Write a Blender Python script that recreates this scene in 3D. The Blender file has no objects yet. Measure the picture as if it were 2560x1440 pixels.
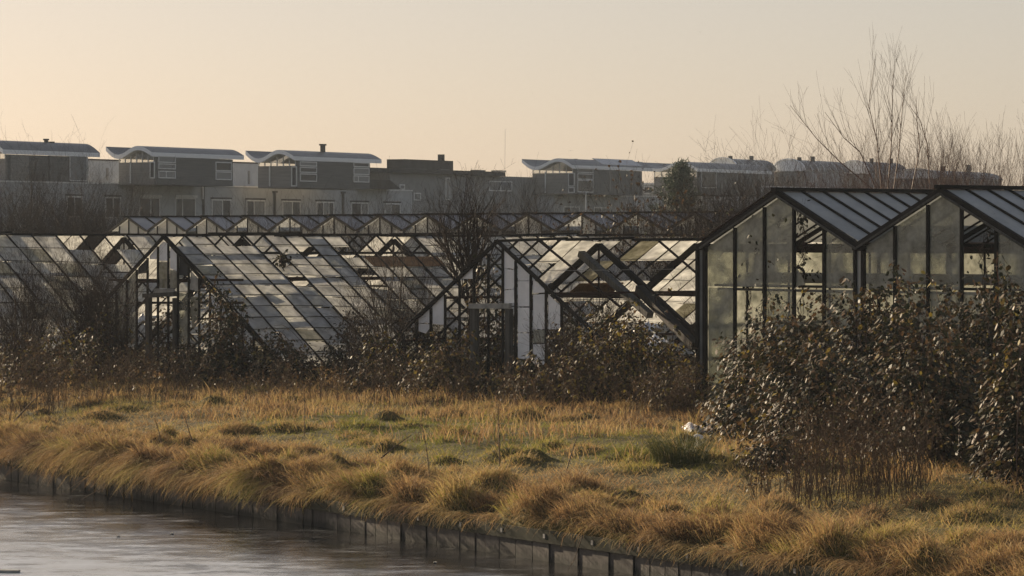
import bpy, math
import numpy as np
from mathutils import Vector

# ------------------------------------------------------------------ camera, sky, sun, exposure
SC = bpy.context.scene
EYE = 4.1            # eye height above the greenhouse ground (the canal lies 1.1 m lower)
F = 120.0 / 36.0 * 2560.0
VH = 590.0           # row of the horizon in the 2560 x 1440 photograph
SUN_AZ, SUN_EL = -40.0, 15.0

cam = bpy.data.cameras.new("camera")
cam.lens = 120.0
cam.sensor_width = 36.0
cam.shift_y = -(720.0 - VH) / 2560.0
cam.clip_start = 0.5
cam.clip_end = 5000.0
cam_ob = bpy.data.objects.new("camera", cam)
SC.collection.objects.link(cam_ob)
cam_ob.location = (0, 0, EYE)
cam_ob.rotation_euler = (math.radians(90), 0, 0)
SC.camera = cam_ob

world = bpy.data.worlds.new("World")
SC.world = world
world.use_nodes = True
wn = world.node_tree
wn.nodes.clear()
wo = wn.nodes.new("ShaderNodeOutputWorld")
bg = wn.nodes.new("ShaderNodeBackground")
sky = wn.nodes.new("ShaderNodeTexSky")
sky.sky_type = 'NISHITA'
sky.sun_disc = False
sky.sun_elevation = math.radians(SUN_EL)
sky.sun_rotation = math.radians(SUN_AZ)
sky.altitude = 0.0
sky.air_density = 1.0
sky.dust_density = 1.0
sky.ozone_density = 1.0
# the hazy air evens the sky out: softer, paler, the same grading in every direction
bw = wn.nodes.new("ShaderNodeRGBToBW")
mixs = wn.nodes.new("ShaderNodeMix"); mixs.data_type = 'RGBA'; mixs.inputs[0].default_value = 0.85
gam = wn.nodes.new("ShaderNodeGamma"); gam.inputs[1].default_value = 0.6
tin = wn.nodes.new("ShaderNodeVectorMath"); tin.operation = 'MULTIPLY'; tin.inputs[1].default_value = (1.01, 0.915, 0.905)
wn.links.new(sky.outputs[0], bw.inputs[0]); wn.links.new(bw.outputs[0], mixs.inputs[6]); wn.links.new(sky.outputs[0], mixs.inputs[7])
wn.links.new(mixs.outputs[2], gam.inputs[0]); wn.links.new(gam.outputs[0], tin.inputs[0]); wn.links.new(tin.outputs[0], bg.inputs[0])
bg.inputs[1].default_value = 0.10
wn.links.new(bg.outputs[0], wo.inputs[0])

L = Vector((math.sin(math.radians(SUN_AZ)) * math.cos(math.radians(SUN_EL)),
            math.cos(math.radians(SUN_AZ)) * math.cos(math.radians(SUN_EL)),
            math.sin(math.radians(SUN_EL))))
sun = bpy.data.lights.new("sun", 'SUN')
sun.energy = 5.0
sun.angle = math.radians(0.5)
sun.color = (1.0, 0.80, 0.56)
sun_ob = bpy.data.objects.new("sun", sun)
SC.collection.objects.link(sun_ob)
sun_ob.location = (-60, 60, 60)
sun_ob.rotation_euler = (-L).to_track_quat('-Z', 'Y').to_euler()

SC.view_settings.view_transform = 'Standard'
SC.view_settings.look = 'None'
SC.view_settings.gamma = 1.0
SC.view_settings.exposure = 1.0
SC.view_settings.use_curve_mapping = False
SC.render.engine = 'CYCLES'
SC.cycles.max_bounces = 10
SC.cycles.diffuse_bounces = 4
SC.cycles.glossy_bounces = 3
SC.cycles.transmission_bounces = 6
SC.cycles.transparent_max_bounces = 32
SC.cycles.volume_bounces = 1
SC.cycles.use_denoising = True
SC.cycles.denoising_prefilter = 'FAST'

COL = SC.collection
rng = np.random.default_rng(7)
HAZE = 0.00016

# ------------------------------------------------------------------ helpers
def W(u, v, Y):
    """the point that stands at depth Y behind pixel (u, v)"""
    return np.array([(u - 1280.0) / F * Y, Y, EYE - (v - VH) / F * Y])

def project(P):
    P = np.asarray(P, float)
    return 1280.0 + F * P[..., 0] / P[..., 1], VH + F * (EYE - P[..., 2]) / P[..., 1]

def set_mesh(name, verts, faces, mat, smooth=False, attrs=None, mats=None, mat_idx=None):
    me = bpy.data.meshes.new(name)
    verts = np.asarray(verts, np.float32)
    if isinstance(faces, np.ndarray):
        nf, k = faces.shape
        me.vertices.add(len(verts))
        me.vertices.foreach_set("co", verts.ravel())
        me.loops.add(nf * k)
        me.loops.foreach_set("vertex_index", faces.astype(np.int32).ravel())
        me.polygons.add(nf)
        me.polygons.foreach_set("loop_start", np.arange(0, nf * k, k, dtype=np.int32))
        me.polygons.foreach_set("loop_total", np.full(nf, k, np.int32))
        me.update(calc_edges=True)
    else:
        me.from_pydata([tuple(map(float, v)) for v in verts], [], [tuple(map(int, f)) for f in faces])
        me.update()
    for m in (mats or [mat]):
        me.materials.append(m)
    if mat_idx is not None:
        me.polygons.foreach_set("material_index", np.asarray(mat_idx, np.int32))
    if smooth:
        me.polygons.foreach_set("use_smooth", np.ones(len(me.polygons), bool))
    if attrs:
        for k_, a_ in attrs.items():
            at = me.attributes.new(k_, 'FLOAT', 'POINT')
            at.data.foreach_set("value", np.asarray(a_, np.float32))
    return me

class Thing:
    """a top-level thing: an Empty at its base that carries its parts"""
    def __init__(self, name, label, cat, loc, group=None):
        self.loc = np.array([float(loc[0]), float(loc[1]), float(loc[2])])
        o = bpy.data.objects.new(name, None)
        o.empty_display_size = 0.3
        COL.objects.link(o)
        o.location = self.loc
        o["label"] = label
        o["category"] = cat
        if group:
            o["group"] = group
        self.o = o
    def part(self, name, verts, faces, mat, parent=None, label=None, kind=None, **kw):
        me = set_mesh(name, np.asarray(verts, float) - self.loc, faces, mat, **kw)
        o = bpy.data.objects.new(name, me)
        COL.objects.link(o)
        o.parent = parent or self.o
        if label:
            o["label"] = label
        if kind:
            o["kind"] = kind
        return o
    def linked(self, name, me, loc, rot=(0, 0, 0), scale=(1, 1, 1), parent=None):
        o = bpy.data.objects.new(name, me)
        COL.objects.link(o)
        o.parent = parent or self.o
        o.location = np.asarray(loc, float) - self.loc
        o.rotation_euler = rot
        o.scale = scale
        return o

def solo(name, label, cat, verts, faces, mat, loc=None, group=None, kind=None, **kw):
    """a top-level thing that is one mesh (origin at its base)"""
    verts = np.asarray(verts, float)
    if loc is None:
        loc = np.array([verts[:, 0].mean(), verts[:, 1].mean(), verts[:, 2].min()])
    me = set_mesh(name, verts - loc, faces, mat, **kw)
    o = bpy.data.objects.new(name, me)
    COL.objects.link(o)
    o.location = loc
    if label: o["label"] = label
    if cat: o["category"] = cat
    if group: o["group"] = group
    if kind: o["kind"] = kind
    return o

BOXF = [(0, 1, 2, 3), (7, 6, 5, 4), (0, 4, 5, 1), (1, 5, 6, 2), (2, 6, 7, 3), (3, 7, 4, 0)]
def beam(p0, p1, w, h, up=(0, 0, 1)):
    p0 = np.asarray(p0, float); p1 = np.asarray(p1, float)
    d = p1 - p0; d /= np.linalg.norm(d)
    up = np.asarray(up, float)
    s = np.cross(d, up)
    if np.linalg.norm(s) < 1e-4:
        s = np.cross(d, (1, 0, 0))
    s /= np.linalg.norm(s)
    n = np.cross(s, d)
    vs = []
    for p in (p0, p1):
        for a, b in ((-1, -1), (1, -1), (1, 1), (-1, 1)):
            vs.append(p + s * a * w / 2 + n * b * h / 2)
    return np.array(vs), [(3, 2, 1, 0), (4, 5, 6, 7), (0, 1, 5, 4), (1, 2, 6, 5), (2, 3, 7, 6), (3, 0, 4, 7)]

def join(items):
    V, Fc, o = [], [], 0
    for v, f in items:
        V.append(np.asarray(v, float))
        Fc += [tuple(int(i) + o for i in q) for q in f]
        o += len(v)
    return np.concatenate(V), Fc

def slab(pts, off):
    """polygon pts (n,3) given thickness along the vector off"""
    pts = np.asarray(pts, float); n = len(pts)
    V = np.concatenate([pts, pts + np.asarray(off, float)])
    Fc = [tuple(range(n)), tuple(range(2 * n - 1, n - 1, -1))]
    Fc += [(i, n + i, n + (i + 1) % n, (i + 1) % n) for i in range(n)]
    return V, Fc

def box(x0, x1, y0, y1, z0, z1):
    V = [(x0, y0, z0), (x1, y0, z0), (x1, y1, z0), (x0, y1, z0), (x0, y0, z1), (x1, y0, z1), (x1, y1, z1), (x0, y1, z1)]
    return np.array(V, float), [(3, 2, 1, 0), (4, 5, 6, 7), (0, 1, 5, 4), (1, 2, 6, 5), (2, 3, 7, 6), (3, 0, 4, 7)]

def norm(a):
    return a / np.maximum(np.linalg.norm(a, axis=-1, keepdims=True), 1e-9)

def tubes(P, R, sides=3):
    """P (N,K,3) centre lines, R (N,K) radii -> verts, quad faces"""
    N, K, _ = P.shape
    T = np.empty_like(P)
    T[:, 1:-1] = P[:, 2:] - P[:, :-2]
    T[:, 0] = P[:, 1] - P[:, 0]
    T[:, -1] = P[:, -1] - P[:, -2]
    T = norm(T)
    ref = np.where(np.abs(T[..., 2:3]) > 0.8, np.array([1.0, 0, 0]), np.array([0, 0, 1.0]))
    A = norm(np.cross(T, ref)); B = np.cross(T, A)
    ang = np.arange(sides) * 2 * np.pi / sides
    V = P[:, :, None, :] + R[:, :, None, None] * (np.cos(ang)[:, None] * A[:, :, None, :] + np.sin(ang)[:, None] * B[:, :, None, :])
    V = V.reshape(-1, 3)
    i = np.arange(N)[:, None, None]; k = np.arange(K - 1)[None, :, None]; s = np.arange(sides)[None, None, :]
    b = i * K * sides + k * sides
    s2 = (s + 1) % sides
    Q = np.stack([b + s, b + s2, b + sides + s2, b + sides + s], -1).reshape(-1, 4)
    return V, Q

def merge_arrays(parts):
    V, Q, o = [], [], 0
    for v, q in parts:
        V.append(v); Q.append(q + o); o += len(v)
    return np.concatenate(V), np.concatenate(Q)

def grow(rg, start, dirs, length, K=5, curl=0.25, up=0.0, droop=0.0):
    """curved twigs: start (N,3), unit dirs (N,3), length (N,)"""
    N = len(start)
    P = np.empty((N, K, 3)); P[:, 0] = start
    d = dirs.copy()
    st = (length / (K - 1))[:, None]
    for k in range(1, K):
        d = norm(d + rg.normal(0, curl, (N, 3)) * 0.6 + np.array([0, 0, up - droop * k / K]))
        P[:, k] = P[:, k - 1] + d * st
    return P

def sprout(rg, P, R, n, lenr, ang, t0=0.25, K=5, curl=0.25, up=0.1, droop=0.0, rr=0.6, tip=0.3):
    """n children from the set of parents P,R"""
    N, Kp, _ = P.shape
    plen = np.linalg.norm(np.diff(P, axis=1), axis=2).sum(1)
    w = plen / plen.sum()
    idx = rg.choice(N, n, p=w)
    t = t0 + (1 - t0) * rg.random(n) ** 0.8
    x = t * (Kp - 1); k = np.minimum(x.astype(int), Kp - 2); fr = (x - k)[:, None]
    s = P[idx, k] * (1 - fr) + P[idx, k + 1] * fr
    tan = norm(P[idx, k + 1] - P[idx, k])
    rnd = rg.normal(0, 1, (n, 3)); perp = norm(rnd - (rnd * tan).sum(1, keepdims=True) * tan)
    a = np.radians(ang) * (0.6 + 0.8 * rg.random(n))[:, None]
    d = norm(tan * np.cos(a) + perp * np.sin(a) + np.array([0, 0, up]))
    ln = plen[idx] * lenr * (0.5 + 0.9 * rg.random(n)) * (1.15 - 0.5 * t)
    C = grow(rg, s, d, ln, K, curl, up * 0.5, droop)
    r0 = (R[idx, k] * (1 - fr[:, 0]) + R[idx, k + 1] * fr[:, 0]) * rr
    CR = r0[:, None] * np.linspace(1, tip, K)[None, :]
    return C, np.maximum(CR, 0.0025)

def fbm(x, y, seed=0, sc=1.0, oct=4):
    rg = np.random.default_rng(seed)
    out = np.zeros_like(np.asarray(x, float)); amp = 1.0; tot = 0
    for o in range(oct):
        for _ in range(4):
            a = rg.random() * 2 * np.pi; ph = rg.random() * 2 * np.pi
            out = out + amp * 0.5 * np.sin((x * np.cos(a) + y * np.sin(a)) * sc * (2 ** o) + ph)
        tot += amp; amp *= 0.55
    return out / tot

class VPlane:
    """vertical plane through (u at depth Y) running along the horizontal direction d"""
    def __init__(self, u, Y, d):
        self.O = np.array([(u - 1280.0) / F * Y, Y]); self.d = np.asarray(d, float) / np.hypot(*d)
        n = np.array([self.d[1], -self.d[0]])
        if n[1] > 0: n = -n
        self.n = n                      # towards the camera
    def t(self, u):
        k = (u - 1280.0) / F
        return (k * self.O[1] - self.O[0]) / (self.d[0] - k * self.d[1])
    def z(self, u, v):
        Y = self.O[1] + self.t(u) * self.d[1]
        return EYE - (v - VH) / F * Y
    def p(self, t, z, off=0.0):
        q = self.O + t * self.d + off * self.n
        return np.array([q[0], q[1], z])
    def uv(self, u, v, off=0.0):
        return self.p(self.t(u), self.z(u, v), off)
    def rect(self, t0, t1, z0, z1, off, th):
        pts = [self.p(t0, z0, off), self.p(t1, z0, off), self.p(t1, z1, off), self.p(t0, z1, off)]
        return slab(pts, np.array([self.n[0], self.n[1], 0]) * th)
    def prect(self, u0, v0, u1, v1, off, th):
        um = (u0 + u1) / 2
        return self.rect(self.t(u0), self.t(u1), self.z(um, v1), self.z(um, v0), off, th)
    def frame(self, u0, v0, u1, v1, off, th, w, mid=()):
        """window frame as one mesh: four sides butted end to end, and vertical mullions"""
        um = (u0 + u1) / 2
        t0, t1, z0, z1 = self.t(u0), self.t(u1), self.z(um, v1), self.z(um, v0)
        it = [self.rect(t0, t0 + w, z0, z1, off, th), self.rect(t1 - w, t1, z0, z1, off, th),
              self.rect(t0 + w, t1 - w, z1 - w, z1, off, th), self.rect(t0 + w, t1 - w, z0, z0 + w, off, th)]
        for m in mid:
            c = t0 + (t1 - t0) * m
            it.append(self.rect(c - w / 2, c + w / 2, z0 + w, z1 - w, off, th))
        return join(it)

# ------------------------------------------------------------------ materials
def nodes(name):
    m = bpy.data.materials.new(name)
    m.use_nodes = True
    nt = m.node_tree; nt.nodes.clear()
    out = nt.nodes.new("ShaderNodeOutputMaterial")
    return m, nt, out

def N(nt, typ, **kw):
    n = nt.nodes.new(typ)
    for k, v in kw.items():
        setattr(n, k, v)
    return n

def noise(nt, scale, detail=4.0, rough=0.6, vec=None, stretch=None):
    pos = N(nt, "ShaderNodeNewGeometry")
    src = pos.outputs["Position"] if vec is None else vec
    if stretch:
        mp = N(nt, "ShaderNodeMapping"); mp.inputs["Scale"].default_value = stretch
        nt.links.new(src, mp.inputs["Vector"]); src = mp.outputs[0]
    t = N(nt, "ShaderNodeTexNoise"); t.inputs["Scale"].default_value = scale
    t.inputs["Detail"].default_value = detail; t.inputs["Roughness"].default_value = rough
    nt.links.new(src, t.inputs["Vector"])
    return t.outputs["Fac"]

def ramp(nt, fac, stops):
    r = N(nt, "ShaderNodeValToRGB")
    el = r.color_ramp.elements
    while len(el) < len(stops): el.new(0.5)
    for e, (p, c) in zip(el, stops):
        e.position = p
        e.color = (*c, 1.0) if len(c) == 3 else c
    nt.links.new(fac, r.inputs[0])
    return r.outputs[0]

def g(v): return (v, v, v)

def mat_solid(name, c0, c1, scale=3.0, rough=0.75, spec=0.3, stretch=None, bump=0.0, detail=5.0):
    m, nt, out = nodes(name)
    b = N(nt, "ShaderNodeBsdfPrincipled")
    nf = noise(nt, scale, detail, stretch=stretch)
    nt.links.new(ramp(nt, nf, [(0.32, c0), (0.68, c1)]), b.inputs["Base Color"])
    b.inputs["Roughness"].default_value = rough
    b.inputs["Specular IOR Level"].default_value = spec
    if bump:
        bp = N(nt, "ShaderNodeBump"); bp.inputs["Strength"].default_value = bump; bp.inputs["Distance"].default_value = 0.03
        nt.links.new(nf, bp.inputs["Height"]); nt.links.new(bp.outputs[0], b.inputs["Normal"])
    nt.links.new(b.outputs[0], out.inputs[0])
    return m

def mat_glass(name, film0, film1, cover0, cover1, scale=1.2, gloss=0.06, trans=0.65, tint=(0.9, 0.92, 0.86), streak=None):
    """weathered glazing: clear glass under a film of limewash, algae and dirt of uneven cover"""
    m, nt, out = nodes(name)
    nf = noise(nt, scale, 6.0, 0.65, stretch=streak)
    nf2 = noise(nt, scale * 0.45, 3.0, 0.5)
    oi = N(nt, "ShaderNodeObjectInfo")
    mix = N(nt, "ShaderNodeMath", operation='MULTIPLY_ADD')
    nt.links.new(oi.outputs["Random"], mix.inputs[0]); mix.inputs[1].default_value = 0.12
    nt.links.new(nf, mix.inputs[2])
    col = ramp(nt, mix.outputs[0], [(0.36, film0), (0.74, film1)])
    dif = N(nt, "ShaderNodeBsdfDiffuse"); tl = N(nt, "ShaderNodeBsdfTranslucent")
    nt.links.new(col, dif.inputs[0]); nt.links.new(col, tl.inputs[0])
    film = N(nt, "ShaderNodeMixShader"); film.inputs[0].default_value = trans
    nt.links.new(dif.outputs[0], film.inputs[1]); nt.links.new(tl.outputs[0], film.inputs[2])
    tr = N(nt, "ShaderNodeBsdfTransparent"); tr.inputs[0].default_value = (*tint, 1)
    cov = ramp(nt, nf2, [(0.35, g(cover0)), (0.65, g(cover1))])
    a = N(nt, "ShaderNodeMixShader")
    nt.links.new(cov, a.inputs[0]); nt.links.new(tr.outputs[0], a.inputs[1]); nt.links.new(film.outputs[0], a.inputs[2])
    gl = N(nt, "ShaderNodeBsdfGlossy"); gl.inputs["Roughness"].default_value = 0.12
    b = N(nt, "ShaderNodeMixShader"); b.inputs[0].default_value = gloss
    nt.links.new(a.outputs[0], b.inputs[1]); nt.links.new(gl.outputs[0], b.inputs[2])
    nt.links.new(b.outputs[0], out.inputs[0])
    return m

def mat_tint(name, stops, rough=0.6, spec=0.3, trans=0.3, attr="tint"):
    """blades and leaves: colour picked per blade from the attribute, light shines through"""
    m, nt, out = nodes(name)
    at = N(nt, "ShaderNodeAttribute", attribute_name=attr)
    col = ramp(nt, at.outputs["Fac"], stops)
    b = N(nt, "ShaderNodeBsdfPrincipled")
    nt.links.new(col, b.inputs["Base Color"])
    b.inputs["Roughness"].default_value = rough
    b.inputs["Specular IOR Level"].default_value = spec
    tl = N(nt, "ShaderNodeBsdfTranslucent"); nt.links.new(col, tl.inputs[0])
    mx = N(nt, "ShaderNodeMixShader"); mx.inputs[0].default_value = trans
    nt.links.new(b.outputs[0], mx.inputs[1]); nt.links.new(tl.outputs[0], mx.inputs[2])
    nt.links.new(mx.outputs[0], out.inputs[0])
    return m

M = {}
M['frame'] = mat_solid("tarred_frame", (0.012, 0.011, 0.010), (0.030, 0.025, 0.021), 4.0, 0.8, 0.08)
M['rust'] = mat_solid("rusty_steel", (0.018, 0.013, 0.011), (0.05, 0.026, 0.018), 5.0, 0.85, 0.1)
M['steel'] = mat_solid("dull_steel", (0.10, 0.105, 0.105), (0.2, 0.2, 0.195), 3.0, 0.5, 0.5)
M['farclear'] = mat_glass("far_clear_glass", (0.5, 0.5, 0.5), (0.7, 0.7, 0.7), 0.2, 0.5, 0.5, 0.1, 0.7)
M['oldwood'] = mat_solid("weathered_wood", (0.04, 0.038, 0.033), (0.11, 0.103, 0.09), 2.5, 0.85, 0.2, stretch=(6, 6, 0.6))
M['palewood'] = mat_solid("pale_painted_wood", (0.16, 0.155, 0.14), (0.36, 0.35, 0.32), 3.0, 0.8, 0.2)
M['brownboard'] = mat_solid("brown_board", (0.14, 0.075, 0.035), (0.26, 0.15, 0.075), 2.0, 0.85, 0.1, stretch=(1, 1, 5))
M['blackboard'] = mat_solid("black_board", (0.012, 0.012, 0.013), (0.03, 0.03, 0.032), 3.0, 0.7)
M['limeglass'] = mat_glass("limewashed_glass", (0.44, 0.44, 0.43), (0.86, 0.86, 0.84), 0.72, 0.97, 2.6, 0.04, 0.68)
M['gableglass'] = mat_glass("algae_glass", (0.24, 0.25, 0.22), (0.58, 0.585, 0.53), 0.20, 0.86, 3.2, 0.04, 0.5, (0.86, 0.87, 0.82))
M['whiteglass'] = mat_glass("white_painted_glass", (0.72, 0.73, 0.74), (0.92, 0.92, 0.92), 0.96, 1.0, 2.0, 0.05, 0.18)
M['dirtyglass'] = mat_glass("stained_glass", (0.20, 0.19, 0.13), (0.6, 0.58, 0.5), 0.75, 0.98, 2.6, 0.03, 0.5)
M['roofglass'] = mat_glass("grey_roof_glass", (0.46, 0.475, 0.47), (0.62, 0.63, 0.62), 0.8, 0.94, 1.4, 0.06, 0.45)
M['farglass'] = mat_glass("far_roof_glass", (0.32, 0.32, 0.34), (0.48, 0.48, 0.5), 0.85, 0.95, 0.5, 0.12, 0.5)
M['fargable'] = mat_glass("far_gable_glass", (0.7, 0.69, 0.64), (0.9, 0.89, 0.84), 0.8, 0.98, 0.5, 0.04, 0.55)
M['moss'] = mat_solid("mossy_lap", (0.02, 0.019, 0.014), (0.07, 0.062, 0.045), 5.0, 0.9, 0.1)
M['plastic'] = mat_solid("white_plastic", (0.6, 0.61, 0.62), (0.82, 0.82, 0.82), 6.0, 0.45, 0.5, bump=0.4)
M['twig'] = mat_solid("dark_bark", (0.025, 0.018, 0.014), (0.075, 0.052, 0.038), 6.0, 0.8, 0.2)
M['willow'] = mat_solid("red_brown_bark", (0.06, 0.028, 0.018), (0.15, 0.075, 0.045), 6.0, 0.6, 0.3)
M['cane'] = mat_solid("bramble_cane", (0.05, 0.028, 0.02), (0.12, 0.07, 0.05), 6.0, 0.6, 0.3)
M['deadstem'] = mat_solid("dead_stem", (0.06, 0.04, 0.026), (0.17, 0.115, 0.07), 5.0, 0.8, 0.2)
M['bramble'] = mat_tint("bramble_leaf", [(0.0, (0.016, 0.019, 0.009)), (0.4, (0.034, 0.034, 0.015)), (0.65, (0.075, 0.052, 0.025)), (0.95, (0.12, 0.07, 0.034)), (1.0, (0.25, 0.19, 0.04))], 0.56, 0.16, 0.22)
M['deadleaf'] = mat_tint("dead_leaf", [(0.0, (0.04, 0.026, 0.014)), (0.6, (0.10, 0.06, 0.032)), (1.0, (0.05, 0.055, 0.02))], 0.6, 0.3, 0.3)
M['grass'] = mat_tint("winter_grass", [(0.0, (0.17, 0.185, 0.035)), (0.22, (0.32, 0.285, 0.065)), (0.5, (0.48, 0.355, 0.16)), (0.75, (0.39, 0.245, 0.115)), (1.0, (0.16, 0.098, 0.053))], 0.75, 0.15, 0.33)
M['rush'] = mat_tint("rush_green", [(0.0, (0.045, 0.058, 0.018)), (0.6, (0.10, 0.105, 0.032)), (1.0, (0.24, 0.19, 0.08))], 0.6, 0.25, 0.25)
M['needle'] = mat_tint("pine_needles", [(0.0, (0.03, 0.045, 0.024)), (1.0, (0.075, 0.1, 0.05))], 0.6, 0.3, 0.15)

# ------------------------------------------------------------------ the canal edge, the ground, the water
E0 = W(0, 1160, F * 4.9 / 570.0)[:2]
E1 = W(1884, 1428, F * 4.9 / 838.0)[:2]
ED = (E1 - E0) / np.linalg.norm(E1 - E0)         # along the bank, towards the right and the camera
EN = np.array([-ED[1], ED[0]])                   # inland
ZW = -1.1
def de(x, y):
    return (x - E0[0]) * EN[0] + (y - E0[1]) * EN[1], (x - E0[0]) * ED[0] + (y - E0[1]) * ED[1]
def bank(d, e):
    return E0[0] + d * EN[0] + e * ED[0], E0[1] + d * EN[1] + e * ED[1]
def sstep(x, a, b):
    t = np.clip((x - a) / (b - a), 0, 1); return t * t * (3 - 2 * t)
# hummocks of old tussock grass, kept as a raster over the bank
hrg = np.random.default_rng(77)
HC = []
ee_ = -26.0
while ee_ < 40:
    HC.append((.12 + .45 * hrg.random() + (.1 if ee_ > 13 else 0), ee_, .28 + .26 * hrg.random(), .16 + .26 * hrg.random())); ee_ += .32 + .45 * hrg.random()
for _ in range(120): HC.append((.6 + 2.2 * hrg.random(), -14 + 54 * hrg.random(), .26 + .34 * hrg.random(), .14 + .26 * hrg.random()))
for _ in range(260): HC.append((2.0 + 15 * hrg.random() ** 1.3, -26 + 64 * hrg.random(), .2 + .35 * hrg.random(), .06 + .17 * hrg.random()))
HC = np.array(HC)
HRES = .07; HD = np.arange(-.4, 20, HRES); HE = np.arange(-27, 42, HRES)
HR = np.zeros((len(HD), len(HE)))
for (cd, ce, cr, ch) in HC:
    i0, i1 = np.searchsorted(HD, [cd - cr, cd + cr]); j0, j1 = np.searchsorted(HE, [ce - cr, ce + cr])
    q_ = ((HD[i0:i1, None] - cd) ** 2 + (HE[None, j0:j1] - ce) ** 2) / cr ** 2
    HR[i0:i1, j0:j1] = np.maximum(HR[i0:i1, j0:j1], ch * np.clip(1 - q_, 0, 1) ** .8)
def hummock(d, e):
    x = (d - HD[0]) / HRES; y = (e - HE[0]) / HRES
    ok = (x >= 0) & (x < len(HD) - 1) & (y >= 0) & (y < len(HE) - 1)
    i = np.clip(x.astype(int), 0, len(HD) - 2); j = np.clip(y.astype(int), 0, len(HE) - 2)
    fx, fy = x - i, y - j
    h = HR[i, j] * (1 - fx) * (1 - fy) + HR[i + 1, j] * fx * (1 - fy) + HR[i, j + 1] * (1 - fx) * fy + HR[i + 1, j + 1] * fx * fy
    return np.where(ok, h, 0.0)
def gz(x, y):
    x = np.asarray(x, float); y = np.asarray(y, float)
    d, e = de(x, y)
    z = -0.52 + 0.52 * sstep(d, 0.0, 9.0)
    near = 1 - sstep(d, 18, 30)
    z = z + hummock(d, e)
    z = z + near * (0.06 * fbm(x, y, 3, 0.9, 3) + 0.03 * fbm(x, y, 4, 3.1, 2))
    return z

M['soil'] = mat_solid("winter_turf_soil", (0.045, 0.04, 0.014), (0.12, 0.098, 0.034), 2.6, 0.95, 0.1, bump=0.6)
dv = np.concatenate([[-0.02], np.arange(0.02, 12, 0.17), np.arange(12.1, 26, 0.4), np.array([28, 31, 36, 44, 60, 90, 140, 220, 400, 900, 2500.0])])
ev = np.concatenate([[-2500.0, -900, -400, -150, -70, -40, -32], np.arange(-27, -9, 0.3), np.arange(-9, 42, 0.19), np.array([46, 60, 90, 150, 400, 900, 2500.0])])
DD, EE = np.meshgrid(dv, ev, indexing='ij')
GX, GY = bank(DD, EE)
GZ = gz(GX, GY)
GZ[0, :] = -0.85
nd, ne = DD.shape
gv = np.stack([GX, GY, GZ], -1).reshape(-1, 3)
ii, jj = np.meshgrid(np.arange(nd - 1), np.arange(ne - 1), indexing='ij')
b0 = (ii * ne + jj).ravel()
gf = np.stack([b0, b0 + 1, b0 + ne + 1, b0 + ne], -1)
# winding so that the sheet faces up
gf = gf[:, ::-1] if np.cross(gv[gf[0, 1]] - gv[gf[0, 0]], gv[gf[0, 2]] - gv[gf[0, 0]])[2] < 0 else gf
o = solo("ground", None, None, gv, gf, M['soil'], loc=np.zeros(3), smooth=True, kind="structure")

def mat_water():
    """canal with a skin of thin ice: dark open water along the bank, frosted ice farther out"""
    m, nt, out = nodes("thin_ice_water")
    b = N(nt, "ShaderNodeBsdfPrincipled")
    n1 = noise(nt, 0.55, 5.0, 0.62)
    n2 = noise(nt, 4.5, 6.0, 0.75)
    n3 = noise(nt, 2.0, 8.0, 0.74, stretch=(0.55, 1.0, 1.0))
    ge = N(nt, "ShaderNodeNewGeometry"); dt = N(nt, "ShaderNodeVectorMath", operation='DOT_PRODUCT')
    nt.links.new(ge.outputs["Position"], dt.inputs[0]); dt.inputs[1].default_value = (-EN[0], -EN[1], 0)
    off = N(nt, "ShaderNodeMapRange"); nt.links.new(dt.outputs["Value"], off.inputs[0])
    c0 = -(E0 @ EN)
    off.inputs[1].default_value = c0 + 0.6; off.inputs[2].default_value = c0 + 6.5
    sm = N(nt, "ShaderNodeMath", operation='ADD'); nt.links.new(off.outputs[0], sm.inputs[0])
    sc = N(nt, "ShaderNodeMath", operation='MULTIPLY_ADD'); nt.links.new(n3, sc.inputs[0]); sc.inputs[1].default_value = 3.4; sc.inputs[2].default_value = -1.75
    nt.links.new(sc.outputs[0], sm.inputs[1])
    fr = ramp(nt, sm.outputs[0], [(0.15, (0.012, 0.012, 0.012)), (0.5, (0.10, 0.105, 0.11)), (0.95, (0.46, 0.49, 0.53))])
    nt.links.new(fr, b.inputs["Base Color"])
    nt.links.new(ramp(nt, n1, [(0.38, g(0.07)), (0.62, g(0.24))]), b.inputs["Roughness"])
    b.inputs["IOR"].default_value = 1.4
    bp = N(nt, "ShaderNodeBump"); bp.inputs["Strength"].default_value = 0.3; bp.inputs["Distance"].default_value = 0.02
    ad = N(nt, "ShaderNodeMath", operation='MULTIPLY_ADD'); nt.links.new(n2, ad.inputs[0]); ad.inputs[1].default_value = 0.6; nt.links.new(n1, ad.inputs[2])
    nt.links.new(ad.outputs[0], bp.inputs["Height"]); nt.links.new(bp.outputs[0], b.inputs["Normal"])
    nt.links.new(b.outputs[0], out.inputs[0])
    return m
M['water'] = mat_water()
wp = [(*bank(0.0, -900), ZW), (*bank(0.0, 900), ZW), (*bank(-160, 900), ZW), (*bank(-160, -900), ZW)]
solo("canal_water", None, None, np.array(wp), [(0, 1, 2, 3)] if np.cross(np.array(wp[1]) - wp[0], np.array(wp[2]) - wp[0])[2] > 0 else [(3, 2, 1, 0)], M['water'], loc=np.zeros(3), kind="structure")

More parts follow.
